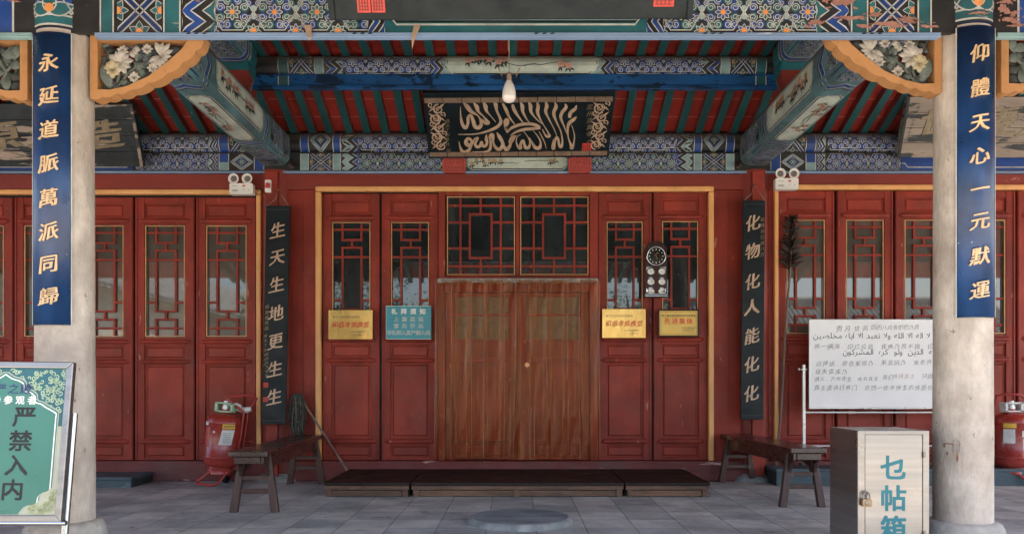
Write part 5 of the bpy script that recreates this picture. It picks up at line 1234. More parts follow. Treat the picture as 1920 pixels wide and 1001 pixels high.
for k in range(-5, 6): o.box(xc + k * .014 - .004, xc + k * .014 + .004, y - .0325, y - .0305, zt + .022 - abs(k) * .004, zt + .034 - abs(k) * .004, 0)
for zz in (zc - .115, zc - .218, zc - .318):
    for k in (-1, 1): o.box(xc + k * .055 - .018, xc + k * .055 + .018, y - .0325, y - .0305, zz, zz + .007, 0)
o.build('silver_ornament', M['chrome'], t)

# ---- emergency lights, alarm
def emergency(px0, px1, py0, py1, label):
    s = 188.5; y = F / s; x0, x1, z0, z1 = X(px0, s), X(px1, s), Z(py1, s), Z(py0, s)
    t = thing('emergency_light', label, 'emergency light', ((x0 + x1) / 2, y, z0), 'twin-head emergency lights')
    zt = z0 + (z1 - z0) * .53
    o = MB(); o.cbox(x0, x1, y - .05, y + .02, z0, zt, .008); o.build('housing', M['white'], t, bevel=.003)
    ff = lambda u, v, h: (u, y - .05 - h, v); g = MB(); w = x1 - x0
    flatq(g, ff, x0 + w * .55, x0 + w * .68, z0 + .075, z0 + .09, .001, 0); flatq(g, ff, x0 + w * .12, x0 + w * .36, z0 + .078, z0 + .086, .001, 1); flatq(g, ff, x0 + w * .12, x0 + w * .36, z0 + .040, z0 + .044, .001, 2); flatq(g, ff, x0 + w * .12, x0 + w * .36, z0 + .030, z0 + .034, .001, 2)
    scroll(g, ff, x0 + w * .60, z0 + .045, .014, 0, 1, 1, .001, .004, .9); flatq(g, ff, x0 + w * .80, x0 + w * .83, z0 + .04, z0 + .046, .001, 2); flatq(g, ff, x0 + w * .02, x0 + w * .98, z0 + .012, z0 + .014, .001, 3)
    g.build('front_label', [M['seal'], M['valvegreen'], M['ink'], M['alu']], t)
    for k in (.20, .78):
        xx = x0 + w * k; zz = zt + .042; h = MB()
        h.lathe([(.012, .01), (.028, -.0), (.048, -.045), (.052, -.06), (.046, -.06), (.030, -.045), (.0, -.040)], (xx, y - .01, zz), 28, 0, 'Y'); h.tube([(xx, y - .01, zt - .01), (xx, y - .01, zz - .02)], .012, 8, 0)
        l = h.build('lamp_head', M['white'], t)
        q = MB(); q.lathe([(.0, -.050), (.014, -.050), (.016, -.044)], (xx, y - .01, zz), 16, 0, 'Y'); q.lathe([(.024, -.0505), (.030, -.0515)], (xx, y - .01, zz), 20, 1, 'Y'); q.build('lens', [M['paper'], M['iron']], l)
    return t
emergency(433.5, 477, 328, 366.5, 'white twin-head emergency light above the left side doors')
emergency(1451, 1494, 318, 357.5, 'white twin-head emergency light above the right side doors')
s = 189; y = F / s; xc, zc = X(503.5, s), Z(350, s)
t = thing('alarm_beacon', 'small white wall alarm with a red cap beside the left inner column', 'alarm', (xc, y, zc - .06))
o = MB(); o.cbox(xc - .03, xc + .03, y - .02, y + .03, zc - .062, zc + .062, .006); o.build('housing', M['white'], t)
o = MB(); o.lathe([(.022, 0), (.022, .03), (.017, .048), (.0, .054)], (xc, y - .028, zc - .02), 20); o.build('red_cap', M['seal'], t)

# ---- light bulb on its cord
s = 273.0; y = F / s; xc = X(954.5, s); zb_ = Z(193, s)
t = thing('hanging_bulb', 'white light bulb hanging on a thin cord in front of the arabic plaque', 'light bulb', (xc, y, zb_))
o = MB(); o.lathe([(.0, 0), (.014, .001), (.033, .008), (.045, .024), (.0475, .045), (.045, .072)], (xc, y, zb_), 28); o.build('bulb_globe', M['bulbwhite'], t)
o = MB(); o.lathe([(.045, .0725), (.041, .095), (.034, .12), (.022, .142), (.018, .15)], (xc, y, zb_), 28)
for k in range(10): A = k * .63; o.lathe([(.0025, 0), (.0, .001)], (xc + .037 * cos(A), y + .037 * sin(A), zb_ + .115), 6, 1)
o.build('bulb_neck', [M['white'], M['ink']], t)
o = MB(); o.lathe([(.016, .148), (.018, .18), (.014, .20), (.005, .21)], (xc, y, zb_), 16); o.build('socket', M['tape'], t)
o = MB(); zr = roof_z(y); o.tube([(xc, y, zb_ + .2), (xc + .001, y, zb_ + .35), (xc - .002, y, zr)], .0035, 6); o.tube([(xc - .002, y, zb_ + .36), (xc - .002, y, zr)], .0075, 6); o.build('cord', M['tape'], t)
for sg in (-1, 1):
    o = MB(); o.add([(xc + sg * .055, y, zb_ + .19), (xc + sg * .045, y - .01, zb_ + .165), (xc + sg * .065, y, zb_ + .24), (xc + sg * .08, y + .01, zb_ + .245)], [(0, 1, 2, 3)]); o.tube([(xc, y, zb_ + .21), (xc + sg * .055, y, zb_ + .19)], .0012, 4)
    o.build('tape_scrap', M['tape'], t)
M['rail'] = pmat('dull_hinge_plate', (.20, .17, .15), .5, .3, 14, metal=.6)
# ================================================================ STRIP CURTAIN
s = 190.5; y = F / s; zt, zb_ = Z(530, s), Z(861, s)
t = thing('strip_curtain', 'aged orange see-through vinyl strip curtain hanging in the doorway', 'curtain', (X(971, s), y, zb_))
x0, x1 = X(823, s), X(1120, s); n = 10; pw = (x1 - x0) / n
for k in range(n):
    rr = random.Random(40 + k); a = x0 + pw * k - rr.uniform(.02, .045); b = x0 + pw * (k + 1) + rr.uniform(.012, .03); o = MB(); nu, nv = 20, 44; V = []
    wob = rr.uniform(-.5, .5); bulge = rr.uniform(.016, .036); ph = rr.uniform(0, 6); lowl = rr.uniform(-.01, .012); warp = .05 if k in (5, 6, 8, 9) else .012
    for j in range(nv + 1):
        v = j / nv; z = zt + .015 + (zb_ + lowl - zt) * v
        for i in range(nu + 1):
            q = i / nu; xx = a + (b - a) * q + wob * .02 * v + warp * .25 * sin(v * 5 + ph) * v
            dep = -bulge * sin(pi * q) - .004 * (k % 2) * 2 + warp * .5 * sin(v * 7 + ph + q * 4) * v * (q if k % 2 else 1 - q) + .004 * sin(v * 26 + ph + 9 * q) + .0045 * sin(q * 14 + ph + 1.5 * sin(v * 3 + ph)) * (.4 + v)
            V.append((xx, y - .02 + dep - .012 * (k % 2), z))
    o.add(V, [(j * (nu + 1) + i, j * (nu + 1) + i + 1, (j + 1) * (nu + 1) + i + 1, (j + 1) * (nu + 1) + i) for j in range(nv) for i in range(nu)], 0, True)
    for side in (0, nu):                                               # ribbons along the edges, coloured for the light cut edges catch
        E_ = [V[j * (nu + 1) + side] for j in range(nv + 1)]; e = .0014
        o.add([(p[0] - e, p[1] - .004, p[2]) for p in E_] + [(p[0] + e, p[1] - .004, p[2]) for p in E_], [(j, nv + 1 + j, nv + 2 + j, j + 1) for j in range(nv)], 1, True)
    o.build('vinyl_strip', [M['vinyl'], M['vinyledge']], t)
o = MB(); o.box(x0 - .01, x1 + .005, y - .035, y + .03, zt - .005, zt + .04)
for k in range(11):
    c = x0 + .03 + (x1 - x0 - .06) * (k + .35) / 11
    o.cbox(c - .055, c + .055, y - .046, y - .0355, zt + .0, zt + .034, .006, 1)
    for q in (-.035, 0, .035): o.lathe([(.005, -.050), (.004, -.0465)], (c + q, y, zt + .017), 8, 2, 'Y')
o.build('hanging_rail', [M['iron'], M['rail'], M['black']], t, bevel=.002)
o = MB(); z_ = Z(684, s); xx = X(988, s); o.add([(xx, y - .075, z_ - .028), (xx + .028, y - .075, z_), (xx, y - .075, z_ + .028), (xx - .028, y - .075, z_)], [(0, 1, 2, 3)]); o.build('orange_sticker', M['gold'], t)

# ================================================================ FLOOR OBJECTS
# ---- wooden platforms
def platform(px0, px1, label, seed):
    s = 216.8; yf = F / s; yb = YW - .07; x0, x1 = X(px0, s), X(px1, s); h = .125
    t = thing('wooden_platform', label, 'wooden platform', ((x0 + x1) / 2, (yf + yb) / 2, 0), 'wooden platforms in front of the doorway')
    o = MB(); n = 7; w = (yb - yf) / n
    for k in range(n): o.box(x0, x1, yf + w * k + (.0 if k == 0 else .002), yf + w * (k + 1) - .002, h - .028, h)
    o.build('deck_boards', M['deckwood'], t, bevel=.003)
    o = MB(); o.box(x0 + .004, x1 - .004, yf + .004, yf + .04, .062, h - .029); 
    for c in ([x0 + .02, x1 - .02 - .045] + ([(x0 + x1) / 2 - .03] if x1 - x0 > 1 else [])): o.box(c, c + .05, yf + .006, yf + .07, 0, .061)
    o.build('front_rail', M['deckfront'], t, bevel=.003)
    o = MB(); o.box(x0 + .07, x1 - .07, yf + .014, yf + .03, .006, .056); o.build('kick_board', M['deckfront'], t, bevel=.002)
    o = MB()
    for xs in (x0 + .004, x1 - .034): o.box(xs, xs + .03, yf + .075, yb - .01, .004, h - .03)
    o.build('side_board', M['deckwood'], t)
platform(607, 767.5, 'left dark wooden platform with a brown front edge, by the mop handle', 1); platform(770, 1170, 'long middle wooden platform below the strip curtain', 2); platform(1172.5, 1331.5, 'right short wooden platform near the right bench', 3)
# ---- painted steps
def step(x0, x1, yf, yb, h, mats, label):
    t = thing('wooden_step', label, 'step', ((x0 + x1) / 2, (yf + yb) / 2, 0), 'painted steps before the side doors')
    o = MB(); o.box(x0, x1, yf, yb, h - .03, h); o.build('step_top', mats[0], t, bevel=.004)
    o = MB(); o.box(x0 + .005, x1 - .005, yf + .006, yf + .03, 0, h - .031); o.build('front_board', mats[1], t, bevel=.003)
    o = MB(); 
    for a in (x0 + .005, x1 - .03): o.box(a, a + .025, yf + .031, yb - .005, 0, h - .031)
    o.build('side_board', mats[2], t)
step(-4.9, -3.63, 7.54, 8.0, .10, (M['stepblue'], M['stepblue'], M['stepdark']), 'low blue-grey step at the left side doors'); step(2.49, 5.2, 7.66, 8.01, .165, (M['stepblue'], M['stepblue'], M['stepdark']), 'dark step behind the right bench and steel box')
# ---- benches
def bench(cx0, cx1, y0, y1, hw, label, ov0=.16, ov1=.12, h=.478):
    """long bench along Y: (cx0,y0) is the near leg pair, (cx1,y1) the far one"""
    t = thing('wooden_bench', label, 'bench', ((cx0 + cx1) / 2, (y0 + y1) / 2, 0), 'dark wooden benches')
    ax = Vector((cx1 - cx0, y1 - y0, 0)); Ln = ax.length; ax.normalize(); sd = Vector((ax.y, -ax.x, 0)); O = Vector((cx0, y0, 0))
    Mx = Matrix((( sd.x, ax.x, 0, O.x), (sd.y, ax.y, 0, O.y), (0, 0, 1, 0), (0, 0, 0, 1)))
    def mb(): o = MB(); o.M = Mx; return o
    o = mb(); o.box(-hw, hw, -ov0, Ln + ov1, h - .042, h); o.build('seat', M['darkwood'], t, bevel=.007, seg=3)
    for sg in (-1, 1):
        o = mb(); xi = sg * (hw - .045); zt = h - .043
        pts = [(-ov0 + .03, zt), (Ln + ov1 - .03, zt), (Ln + ov1 - .03, zt - .055), (Ln + ov1 - .07, zt - .062), (Ln + .06, zt - .08), (Ln + .04, zt - .16), (Ln - .04, zt - .16), (Ln - .05, zt - .12), (Ln - .10, zt - .115), (Ln - .16, zt - .095), (.16, zt - .095), (.10, zt - .115), (.05, zt - .12), (.04, zt - .16), (-.04, zt - .16), (-.06, zt - .08), (-ov0 + .07, zt - .062), (-ov0 + .03, zt - .055)]
        o.prism(pts, xi - .011, xi + .011, 'YZ'); a = o.build('apron', M['darkwood'], t, bevel=.004)
        for yy, dr in ((.085, 1), (-.075, -1), (Ln - .085, -1), (Ln + .07, 1)):
            ff = lambda u, v, hh, xi=xi, sg=sg: (xi + sg * (.0115 + hh), u, v)
            g = mb(); scroll(g, ff, yy, zt - .095, .028, 0, dr, 0, .002, .008, 1.2); g.build('carved_scroll', M['legwood'], a)
    for yy, sy in ((-ov0 + .03, 0), (Ln + ov1 - .03, 0)):
        o = mb(); o.box(-hw + .06, hw - .06, yy - .011, yy + .011, h - .043 - .052, h - .044); o.build('end_rail', M['darkwood'], t, bevel=.003)
    for yy, sy in ((0, -1), (Ln, 1)):
        for sg in (-1, 1):
            o = mb(); o.frustum((sg * (hw + .012), yy + sy * .03, 0), (sg * (hw - .05), yy - sy * .0, h - .044), (.062, .05), (.046, .044)); o.build('leg', M['legwood'], t, bevel=.006)
        for zz in (.16, .26):
            k = 1 - zz / h; o = mb(); w = hw - .05 + .062 * k - .02; o.box(-w, w, yy + sy * .03 * k - .011, yy + sy * .03 * k + .011, zz - .018, zz + .018); o.build('stretcher', M['legwood'], t, bevel=.004)
bench(-2.0, -2.05, 6.14, 7.78, .145, 'dark wooden bench at the left, beside the mop and the fire extinguisher', .20, .10)
bench(2.275, 2.195, 6.40, 7.92, .145, 'dark carved wooden bench at the right, in front of the whiteboard', .16, .10)
# ---- round stone
o = MB(); c = (X(975, 264), 5.69, 0); n = 64; V = []
prof = [(.378, 0), (.374, .018), (.358, .034), (.342, .040), (.20, .041), (0.0, .041)]
o.lathe(prof[:4], c, n, 1); o.lathe(prof[3:], c, n, 0)
t = tag(o.build('round_stone', [M['disc'], M['discrim']]), 'round blue-grey stone slab lying on the floor in front of the platforms', 'stone slab')

# ---- fire extinguisher trolleys
def extinguisher(cx, cy, label, rot=0, valve='valvegreen', left=True):
    t = thing('fire_extinguisher', label, 'fire extinguisher', (cx, cy, 0), 'red wheeled fire extinguishers')
    r = .163; o = MB(); k = Matrix.Translation((cx, cy, 0)) @ Matrix.Rotation(rot, 4, 'Z') @ Matrix.Rotation(R(5) * (1 if left else 0), 4, 'Y')
    def mb(): q = MB(); q.M = k; return q
    o = mb(); o.lathe([(.118, .105), (.118, .165), (.10, .17), (.13, .175), (.155, .195), (r, .23), (r, .262), (r + .003, .265), (r + .003, .275), (r, .278), (r, .60), (r + .002, .603), (r, .61), (.158, .64), (.135, .672), (.09, .690), (.05, .697), (.04, .71), (.038, .735)], (0, 0, 0), 44); o.build('cylinder', M['exred'], t)
    ff = lambda u, v, h: ((r + h) * sin(u / r), -(r + h) * cos(u / r), v)
    o = mb()
    def lab(u0, u1, v0, v1, m, h=.0012, skew=0):
        n = 8
        for i in range(n):
            a, b = u0 + (u1 - u0) * i / n, u0 + (u1 - u0) * (i + 1) / n; o.add([ff(a, v0, h), ff(b, v0, h), ff(b + skew, v1, h), ff(a + skew, v1, h)], [(0, 1, 2, 3)], m, True)
    if left:
        lab(.045, .165, .555, .60, 1); lab(.02, .14, .40, .545, 0, skew=.025); lab(-.21, -.08, .37, .56, 3); lab(-.19, -.11, .575, .608, 0)
        for k_ in range(6): lab(.055, .13, .425 + k_ * .017, .428 + k_ * .017, 2, .002)
        for k_ in range(2): lab(.055, .155, .567 + k_ * .014, .573 + k_ * .014, 2, .002)
        lab(-.05, -.015, .50, .535, 3); lab(-.042, -.022, .508, .527, 0, .002)
    else:
        lab(-.16, -.05, .555, .60, 1); lab(-.16, -.06, .41, .545, 0)
        lab(.02, .16, .53, .60, 4); lab(.0, .19, .47, .53, 0); lab(.01, .18, .345, .455, 0); lab(.03, .16, .34, .36, 4, .002); lab(.05, .13, .605, .64, 0); lab(.05, .17, .31, .325, 0)
        for k_ in range(4): lab(.03 + k_ * .036, .05 + k_ * .036, .49, .51, 4, .002); lab(.03 + k_ * .032, .05 + k_ * .032, .545, .56, 0, .002)
        for k_ in range(5): lab(.035, .155, .375 + k_ * .014, .378 + k_ * .014, 2, .002)
    o.build('label', [M['paper'], M['labelyellow'], M['ink'], M['tubered'], M['labelblue']], t)
    # valve guard and wrapped hose head
    o = mb()
    for sx in (-1, 1): o.cbox(sx * .075 - .012, sx * .075 + .012, -.05, .05, .705, .80, .004, 0)
    o.box(-.09, .09, -.05, .05, .705, .72, 0); o.box(-.0865, .0865, -.05, -.03, .785, .80, 0); o.box(-.0865, .0865, .03, .05, .785, .80, 0); o.lathe([(.03, .72), (.034, .75), (.022, .79), (.018, .815)], (0, 0, 0), 14, 1)
    o.tube([(.02, 0, .775), (.10, .02, .79), (.14, .03, .77)], .018, 8, 1)
    o.build('valve', [M[valve], M['alu']], t, bevel=.003)
    o = mb(); hx = .155 if left else .10; o.tube([(hx - .06, .06, .745), (hx + .02, .05, .735), (hx + .075, .06, .755)], [.022, .034, .024], 10); o.build('wrapped_hose', M['paper'], t)
    # trolley frame
    o = mb(); hx = .17
    for sy in (-1, 1): o.tube([(hx - .02, .07 + sy * .06, .15), (hx + .01, .07 + sy * .06, .72)], .011, 8)
    o.tube([(hx + .01, .01, .72), (.0, .01, .835), (.03, .03, .865), (.20, .08, .885), (.255, .13, .86), (hx + .01, .13, .72)] if left else [(hx + .01, .01, .72), (hx, .0, .80), (.08, -.02, .87), (-.05, -.02, .88), (-.12, .05, .86), (-.12, .1, .72)], .012, 8)
    o.tube([(-.06, -.10, .13), (-.17, -.13, .02), (-.16, -.16, .012), (.0, -.18, .012), (.05, -.16, .03), (.10, -.10, .13)] if left else [(-.10, -.1, .13), (.0, -.12, .11), (.06, -.16, .04), (.10, -.18, .012), (.26, -.16, .012), (.27, -.1, .10)], .012, 8)
    o.tube([(-.16, .07, .085), (.2, .07, .085)], .012, 8)
    o.build('trolley_frame', M['tubered'], t)
    for wx in ((.03, .185) if left else (-.10, .10)):
        yw = .10 if wx < .1 else .02
        o = mb(); o.lathe([(.035, -.022), (.075, -.024), (.085, -.016), (.088, 0), (.085, .016), (.075, .024), (.035, .022)], (wx, yw, .088), 28, 0, 'X'); w = o.build('wheel', M['rubber'], t)
        o = mb(); o.lathe([(.0, -.018), (.036, -.016), (.036, .016), (.0, .018)], (wx, yw, .088), 18, 0, 'X'); o.build('wheel_rim', M['alu'], w)
extinguisher(X(417, 190), 7.80, 'red wheeled fire extinguisher behind the left bench'); extinguisher(X(1888, 191), 7.78, 'red wheeled fire extinguisher right of the right stone column', 0, 'paper', False)
# ---- mop
M['moplight'] = pmat('grey_mop_yarn', (.10, .10, .085), .95, .6, 60)
t = thing('mop', 'dark string mop leaning head-up against the wall behind the left bench', 'mop', (-1.66, 7.86, .125))
hd = Vector((X(559, 188.5), 7.93, Z(742, 188.5))); ft = Vector((X(652, 190), 7.86, .127)); tp_ = hd + (hd - ft).normalized() * -.02
a = Vector((X(572, 188.5), 7.93, Z(757, 188.5)))
o = MB(); o.tube([ft, ft.lerp(a, .5) + Vector((0, .006, .004)), a], .0125, 8); o.build('handle', M['stick'], t)
o = MB()
for k in range(190):
    rr = random.Random(k); A = rr.uniform(0, 2 * pi); q = rr.uniform(.2, 1) ; l = rr.uniform(.20, .41); rx, ry = .088 * q * rr.uniform(.8, 1.15), .05 * q
    base = hd + Vector((.01 * cos(A), .008 * sin(A) , .0 + .02 * (1 - q)))
    pts = [base]; 
    for j in range(1, 7):
        v = j / 6; bow = sin(min(1, v * 1.35) * pi / 2) * (1 - .28 * max(0, v - .6) / .4)
        pts.append(base + Vector((rx * bow * cos(A) + rr.uniform(-.009, .009), ry * bow * sin(A) + rr.uniform(-.007, .007), .035 * sin(pi * min(1, v * 2.2)) * (v < .45) - l * v * v * .55 - l * .45 * v)))
    o.tube(pts, [.004, .0055, .006, .006, .006, .0055, .004], 5, rr.choice((0, 0, 1)))
o.build('mop_head', [M['mop'], M['moplight']], t)
# ---- feather duster
t = thing('feather_duster', 'long-handled dark feather duster leaning on the right side doors', 'feather duster', (X(1451, 188), 7.96, .0))
p0, p1, p2 = Vector((X(1451, 188), 7.97, 0.005)), Vector((X(1482, 187), YW - .06, Z(507, 187))), Vector((X(1487, 187), YW - .05, Z(412, 187)))
o = MB(); o.tube([p0, p0.lerp(p1, .35) + Vector((.012, -.01, 0)), p0.lerp(p1, .7) + Vector((-.008, -.01, 0)), p1, p2], [.014, .013, .012, .011, .008], 8)
for v in (.2, .36, .5, .63, .78): c = p0.lerp(p1, v) + Vector((.004, -.008, 0)); o.tube([c + Vector((0, 0, -.006)), c + Vector((0, 0, .006))], .0155, 8)
o.build('pole', M['stick'], t)
o = MB()
for k in range(230):
    rr = random.Random(900 + k); v = rr.random(); c = p1.lerp(p2, v); A = rr.uniform(0, 2 * pi); l = rr.uniform(.07, .13) * (1.05 - .45 * v); w = rr.uniform(.010, .020)
    d_ = Vector((cos(A) * .85, sin(A) * .45, rr.uniform(.5, 1.3))).normalized(); side = d_.cross(Vector((sin(A), cos(A), .3))).normalized(); bend = Vector((cos(A) * .3, 0, -.35)) * l
    m1 = c + d_ * l * .5; e = c + d_ * l + bend * .5
    o.add([c - side * .002, c + side * .002, m1 + side * w, m1 - side * w, e + side * w * .6, e - side * w * .6, e + (d_ + bend * 2).normalized() * .02], [(0, 1, 2, 3), (3, 2, 4, 5), (5, 4, 6)], 0, False)
o.build('feather_head', M['feather'], t)

# ---- small litter on the paving
o = MB(); rr = random.Random(77)
for k in range(260):
    if rr.random() < .6: x, y = rr.uniform(-4.6, 4.6), 8.0 - abs(rr.gauss(0, .35))
    else: x, y = rr.uniform(-4.0, 4.0), rr.uniform(5.2, 7.9)
    if abs(x - .05) < 1.75 and y > 6.85: continue
    s_ = rr.uniform(.004, .014); A = rr.uniform(0, 6.28); n = 5
    pts = [(x + s_ * rr.uniform(.5, 1.4) * cos(A + 2 * pi * i / n), y + s_ * .6 * rr.uniform(.5, 1.4) * sin(A + 2 * pi * i / n), .004 + s_ * .3 * rr.random()) for i in range(n)]
    o.add(pts, [tuple(range(n))], rr.choice((0, 0, 1, 2)))
tag(o.build('leaf_litter', [M['deckwood'], M['tape'], M['base']]), 'specks of dry leaf and grit scattered on the grey paving along the wall', 'litter', kind='stuff')

# ---- whiteboard on its stand
s = 191.5; y = F / s; x0, x1 = X(1517, s), X(1517, s) + 1.50; z0, z1 = Z(766, s), Z(598.5, s); fz = .167
t = thing('whiteboard', 'wheeled whiteboard covered in handwritten chinese and arabic lines', 'whiteboard', ((x0 + x1) / 2, y, fz))
o = MB(); o.box(x0 + .008, x1 - .008, y, y + .018, z0 + .008, z1 - .008); o.build('board', M['whiteboard'], t)
o = MB(); w = .014; o.box(x0, x1, y - .006, y + .022, z0, z0 + w); o.box(x0, x1, y - .006, y + .022, z1 - w * .7, z1); o.box(x0, x0 + w * .8, y - .0055, y + .0215, z0 + w, z1 - w * .7); o.box(x1 - w, x1, y - .0055, y + .0215, z0 + w, z1 - w); o.box(x0 + .5, x1 - .4, y - .06, y - .006, z0 + .0, z0 + .008); o.build('board_frame', M['alu'], t, bevel=.002)
o = MB(); yp = y + .03; xl = X(1510, s); xr = x1 + .035
for xx in (xl, xr): o.box(xx - .014, xx + .014, yp, yp + .03, fz + .03, Z(683, s)); o.box(xx - .02, xx + .02, yp - .22, yp + .12, fz + .03, fz + .055)
zz = Z(773, s); o.tube([(xl, yp + .015, zz), (xr, yp + .015, zz)], .011, 10); o.tube([((xl + xr) / 2 - .35, yp + .015, zz), ((xl + xr) / 2 - .28, yp + .015, zz)], .015, 10); o.tube([(xl, yp + .015, fz + .20), (xr, yp + .015, fz + .20)], .010, 8)
o.tube([(xl - .03, yp + .012, Z(692, s)), (xl + .03, yp + .012, Z(692, s))], .010, 8); o.lathe([(.012, -.02), (.016, -.008), (.0, 0)], (xl - .035, yp + .01, Z(692, s)), 12, 0, 'X')
o.build('stand_frame', M['alu'], t, bevel=.003)
for xx in (xl, xr):
    for yy in (yp - .2, yp + .1): o = MB(); o.lathe([(.0, -.01), (.018, -.01), (.020, 0), (.018, .01), (.0, .01)], (xx, yy, fz + .018), 16, 0, 'X'); o.build('caster', M['rubber'], t)
g = MB(); bx = lambda px: X(1500 + px / 5.267, s); bz = lambda py: Z(590 + py / 5.267, s)
ff = lambda u, v, h: (u, y - h - .0005, v); rr = random.Random(3)
def hand(text, px, py, pitch, size, m=0, slope=0):
    for i, ch in enumerate(text):
        if ch == ' ': continue
        put_char(g, ff, ch, bx(px + i * pitch), bz(py + slope * i + rr.uniform(-3, 3)), size * rr.uniform(.88, 1.1) * (.55 if ch in '.,:，' else 1), m, off=-.011, h=.0008, brush=rr.uniform(.02, .14), sx=rr.uniform(.92, 1.1), rot=rr.uniform(-.05, .07))
def line(fn):
    global g
    g = MB(); fn(); g.build('handwriting_line', [M['ink'], M['inkred']], t)
line(lambda: (hand('贵月', 385, 138, 84, .070), hand('赞词:', 560, 135, 78, .058), hand('回历八月舍尔巴乃月', 728, 122, 53, .050)))
line(lambda: put_arabic(g, ff, 'لا اله الا الله ولا نعبد الا اياه مخلصين', bx(1285), bz(232), .076, 0, .44))
line(lambda: hand('俩一俩海.印烂拉胡.我俩乃而不独.印', 165, 312, 66, .056))
line(lambda: put_arabic(g, ff, 'له الدين ولو كره المشركون', bx(1325), bz(392), .076, 0, .7))
line(lambda: hand('印押胡.穆合里随乃.来混玩乃.我老开雷', 185, 484, 64, .055, 0, -1))
line(lambda: hand('母失雷库乃.', 175, 560, 66, .056))
line(lambda: (hand('讲义,万物非主,唯有真主.', 165, 632, 53, .046), hand('我们', 838, 615, 56, .05), hand('唯拜真主', 940, 608, 56, .048, 1), hand('只因', 1228, 605, 56, .05)))
line(lambda: hand('真主虔诚行教门.总然一些举伴主的憎恶也', 165, 718, 62, .054))

# ---- stainless donation box
s = 370.0; y = F / s; x0, x1 = X(1608, s), X(1741.5, s); zt = Z(807, s); dp = .36
t = thing('donation_box', 'stainless steel box with teal lettering and a locked door, by the right stone column', 'donation box', ((x0 + x1) / 2, y, 0))
o = MB(); o.box(x0, x1, y + .004, y + dp, .0, zt); o.build('body', M['steel'], t, bevel=.003)
xd0, xd1, zd1 = X(1622, s), X(1729, s), Z(815, s)
o = MB(); o.box(x0, xd0 - .003, y - .004, y + .0035, 0, zt); o.box(xd1 + .003, x1, y - .004, y + .0035, 0, zt); o.box(xd0 - .003, xd1 + .003, y - .004, y + .0035, zd1 + .003, zt); o.build('door_surround', M['steel'], t, bevel=.0015)
o = MB(); o.box(xd0, xd1, y - .002, y + .0035, .05, zd1); dr = o.build('door', M['steeldoor'] if 'steeldoor' in M else M['steel'], t, bevel=.0015)
g = MB(); ff = lambda u, v, h: (u, y - .002 - h, v); uc = X(1675, s)
for ch, py in (('乜', 876), ('帖', 933), ('箱', 990)): put_char(g, ff, ch, uc, Z(py, s), .135, 0, off=.030, h=.0008)
g.build('lettering', M['tealtext'], dr)
for py in (852, 1000):
    o = MB(); zz = Z(py, s); xx = X(1731, s); o.tube([(xx, y - .009, zz - .014), (xx, y - .009, zz + .014)], .006, 10); o.box(xx - .004, xx + .010, y - .0075, y - .0045, zz - .010, zz + .016); o.build('hinge', M['iron'], dr)
xx, zz = X(1621, s), Z(926, s)
o = MB(); o.box(xx - .014, xx + .016, y - .008, y - .0045, zz - .006, zz + .010); o.tube([(xx, y - .008, zz + .006), (xx, y - .026, zz + .006), (xx, y - .026, zz - .006), (xx, y - .008, zz - .006)], .003, 6); o.build('hasp', M['iron'], t)
t = thing('padlock', 'worn brass padlock hanging from the hasp of the steel box', 'padlock', (xx, y - .025, zz - .045))
o = MB(); o.cbox(xx - .024, xx + .024, y - .034, y - .014, zz - .058, zz - .020, .005); o.lathe([(.0, -.0365), (.011, -.0365), (.013, -.0345)], (xx, y, zz - .038), 16, 1, 'Y'); o.build('lock_body', [M['brass'], M['iron']], t, bevel=.002)
o = MB(); o.tube([(xx - .016, y - .024, zz - .022), (xx - .016, y - .024, zz - .002)] + [(xx - .016 * cos(pi * k / 8), y - .024, zz - .002 + .016 * sin(pi * k / 8)) for k in range(1, 8)] + [(xx + .016, y - .024, zz - .002), (xx + .016, y - .024, zz - .022)], .0042, 8); o.build('shackle', M['iron'], t)

# ---- green notice stand at the left
sT, sB = 400.0, 411.0
TR, BR = at(140, 679, sT), at(116, 978, sB)
up = (TR - BR).normalized(); exv = Vector((1, 0.04, -.012)).normalized(); exv = (exv - up * exv.dot(up)).normalized(); ny = exv.cross(up); ny = ny if ny.y < 0 else -ny
Wd, Hh = .615, (TR - BR).length; O = TR - exv * Wd / 2
f = lambda u, v, h: O + exv * u + up * v + ny * h          # v runs 0 at the top to -Hh
t = thing('notice_stand', 'tilted green notice board in a steel frame at the lower left corner', 'notice board', ((O - up * 1.0).x, O.y, 0))
fw = .030
o = MB(); pr = [(-Wd / 2, -Wd / 2 + fw, -Hh, 0), (Wd / 2 - fw, Wd / 2, -Hh, 0)]
def mitre(o, q):
    V = [f(*p, 0.012) for p in q] + [f(*p, -.022) for p in q]; o.add(V, [(0, 1, 2, 3), (7, 6, 5, 4), (0, 4, 5, 1), (1, 5, 6, 2), (2, 6, 7, 3), (3, 7, 4, 0)], 0)
a, b = Wd / 2, Wd / 2 - fw
mitre(o, [(-a, 0), (-b, -fw), (b, -fw), (a, 0)]); mitre(o, [(-a, -Hh), (a, -Hh), (b, -Hh + fw), (-b, -Hh + fw)]); mitre(o, [(-a, 0), (-a, -Hh), (-b, -Hh + fw), (-b, -fw)]); mitre(o, [(a, 0), (b, -fw), (b, -Hh + fw), (a, -Hh)])
o.build('sign_frame', M['steel'], t, bevel=.004)
